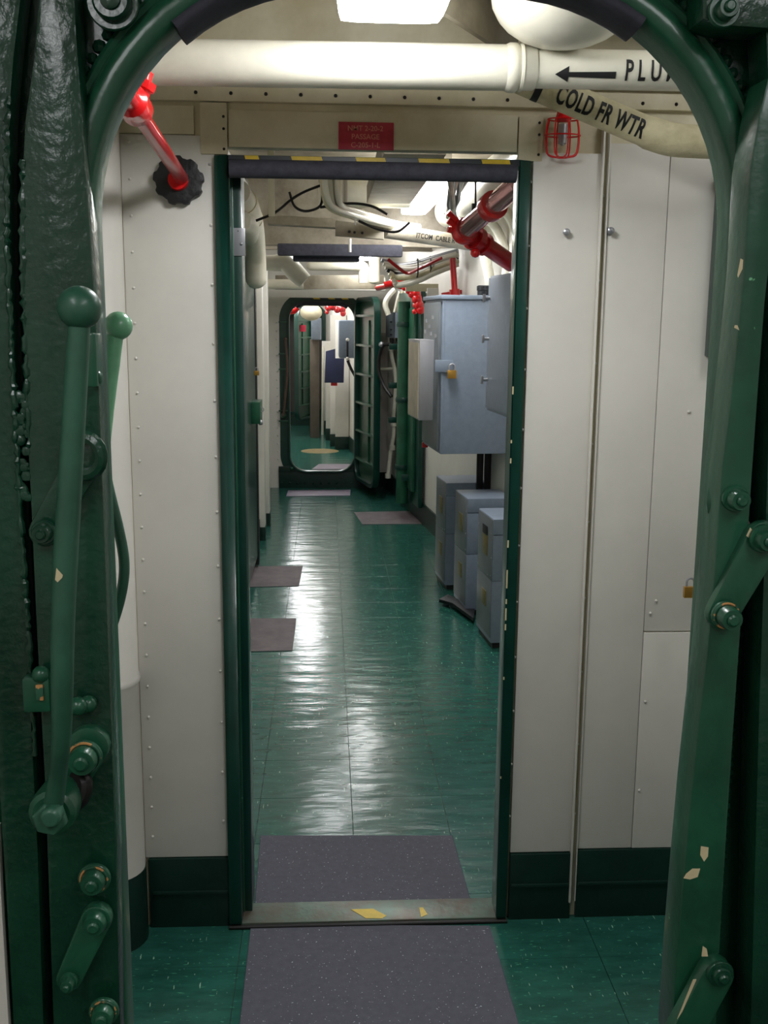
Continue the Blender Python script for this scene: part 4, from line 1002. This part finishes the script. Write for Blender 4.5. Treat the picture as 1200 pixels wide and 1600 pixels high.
MB().ball(at(543, 531, 11.85), .02, 10).ball(at(543, 560, 11.85), .02, 10).build('rod_end', CREAM, t)
MB().tube(smoothpts([at(543, 563, 11.8), at(548, 575, 11.8), at(556, 590, 11.8)], 4), .016, 8).build('lower_rod', DARKM, t)
o = MB().prism([at(509, 549, 12.6), at(524, 545, 12.6), at(524, 560, 12.6), at(538, 560, 12.6), at(537, 598, 12.6), at(507, 598, 12.6)], (0, .06, 0)).build('notice_board', NAVY, bevel=.004); tag(o, 'dark navy board on the wall past the far oval door', 'board')
o = MB().cbox(at(522, 600, 12.65), (.08, .06, .04)).build('red_fitting', DRED, bevel=.004); tag(o, 'small red fitting peeking out under the navy board', 'fitting')
o = MB().ball(at(486, 488, 12.8), .135, 20, (1, 1, .75)).tube([at(486, 485, 12.85), at(486, 485, 12.85)+ZA*.75], .09, 16).build('lagged_drum', TRAN, ang=60); tag(o, 'beige rounded duct end at the top of the far opening', 'duct')
for i, (x, y, r) in enumerate(((513, 482, .032), (520, 480, .036), (527, 484, .04), (534, 483, .038), (539, 488, .035), (533, 491, .028), (525, 477, .03))): pass
b = MB()
for (x, y, r) in ((513, 482, .036), (520, 480, .04), (527, 484, .04), (534, 483, .042), (536, 490, .035), (511, 488, .025)): b.ball(at(x, y, 12.2), r, 12)
b.tube([at(508, 480, 12.2), at(540, 484, 12.2)], .02, 10)
tag(b.build('red_valves', DRED, ang=60), 'dark red valve cluster at the top of the far opening', 'valve')
o = MB().tube([at(466, 481, 11.8), at(461, 486, 11.8), at(380, 500, 11.8)], [.028, .03, .03], 12).build('red_stub', RED); tag(o, 'tiny red pipe stub at the far opening upper left', 'pipe')
for i, (x, w_, Yq, top, lab) in enumerate(((503, 4, 15.0, 533, 'white pilaster farthest along the right wall'), (509, 3, 13.9, 535, 'slim white pilaster left of the navy board'), (516, 5, 13.2, 492, 'tall pale pilaster behind the navy board'), (524, 5, 12.9, 500, 'white pilaster nearest, right under the navy board'))):
    t = thing('pilaster', lab, 'casing', (at(x, 600, Yq).x, Yq, 0))
    xa_ = at(x, 600, Yq).x; xb = at(x+w_, 600, Yq).x
    MB().box((xa_, Yq, .16), (max(xb, XR(Yq+.08)), Yq+.08, at(x, top, Yq).z)).build('post', CREAM, t, bevel=.004)
    MB().box((xa_-.004, Yq-.004, 0), (max(xb, XR(Yq+.08)), Yq+.084, .16)).build('foot', GBASE, t, bevel=.003)
q = at(504, 645, 14.6); q.z = 0; o = MB().tube([at(505, 540, 14.6), q], .02, 10).build('white_pipe', PIPEW); tag(o, 'thin white riser along the far right wall', 'pipe')
# brass-coloured deck ring
c = floor_at(500, 705)
b = MB().lathe(V((c.x, c.y, .0)), ZA, [(0, .235), (.003, .235), (.004, .2)], 40); o = b.build('deck_medallion', mat('tan_deck_inlay', (150, 134, 96), .3, var=.1, vs_=20)); tag(o, 'round tan inlay on the deck past the far oval door', 'inlay')
mat_px([(498, 725), (553, 725), (551, 733), (487, 733)], 'purplish mat just inside the far oval door', mat('purple_grey_mat', (128, 116, 128), .6, var=.06))
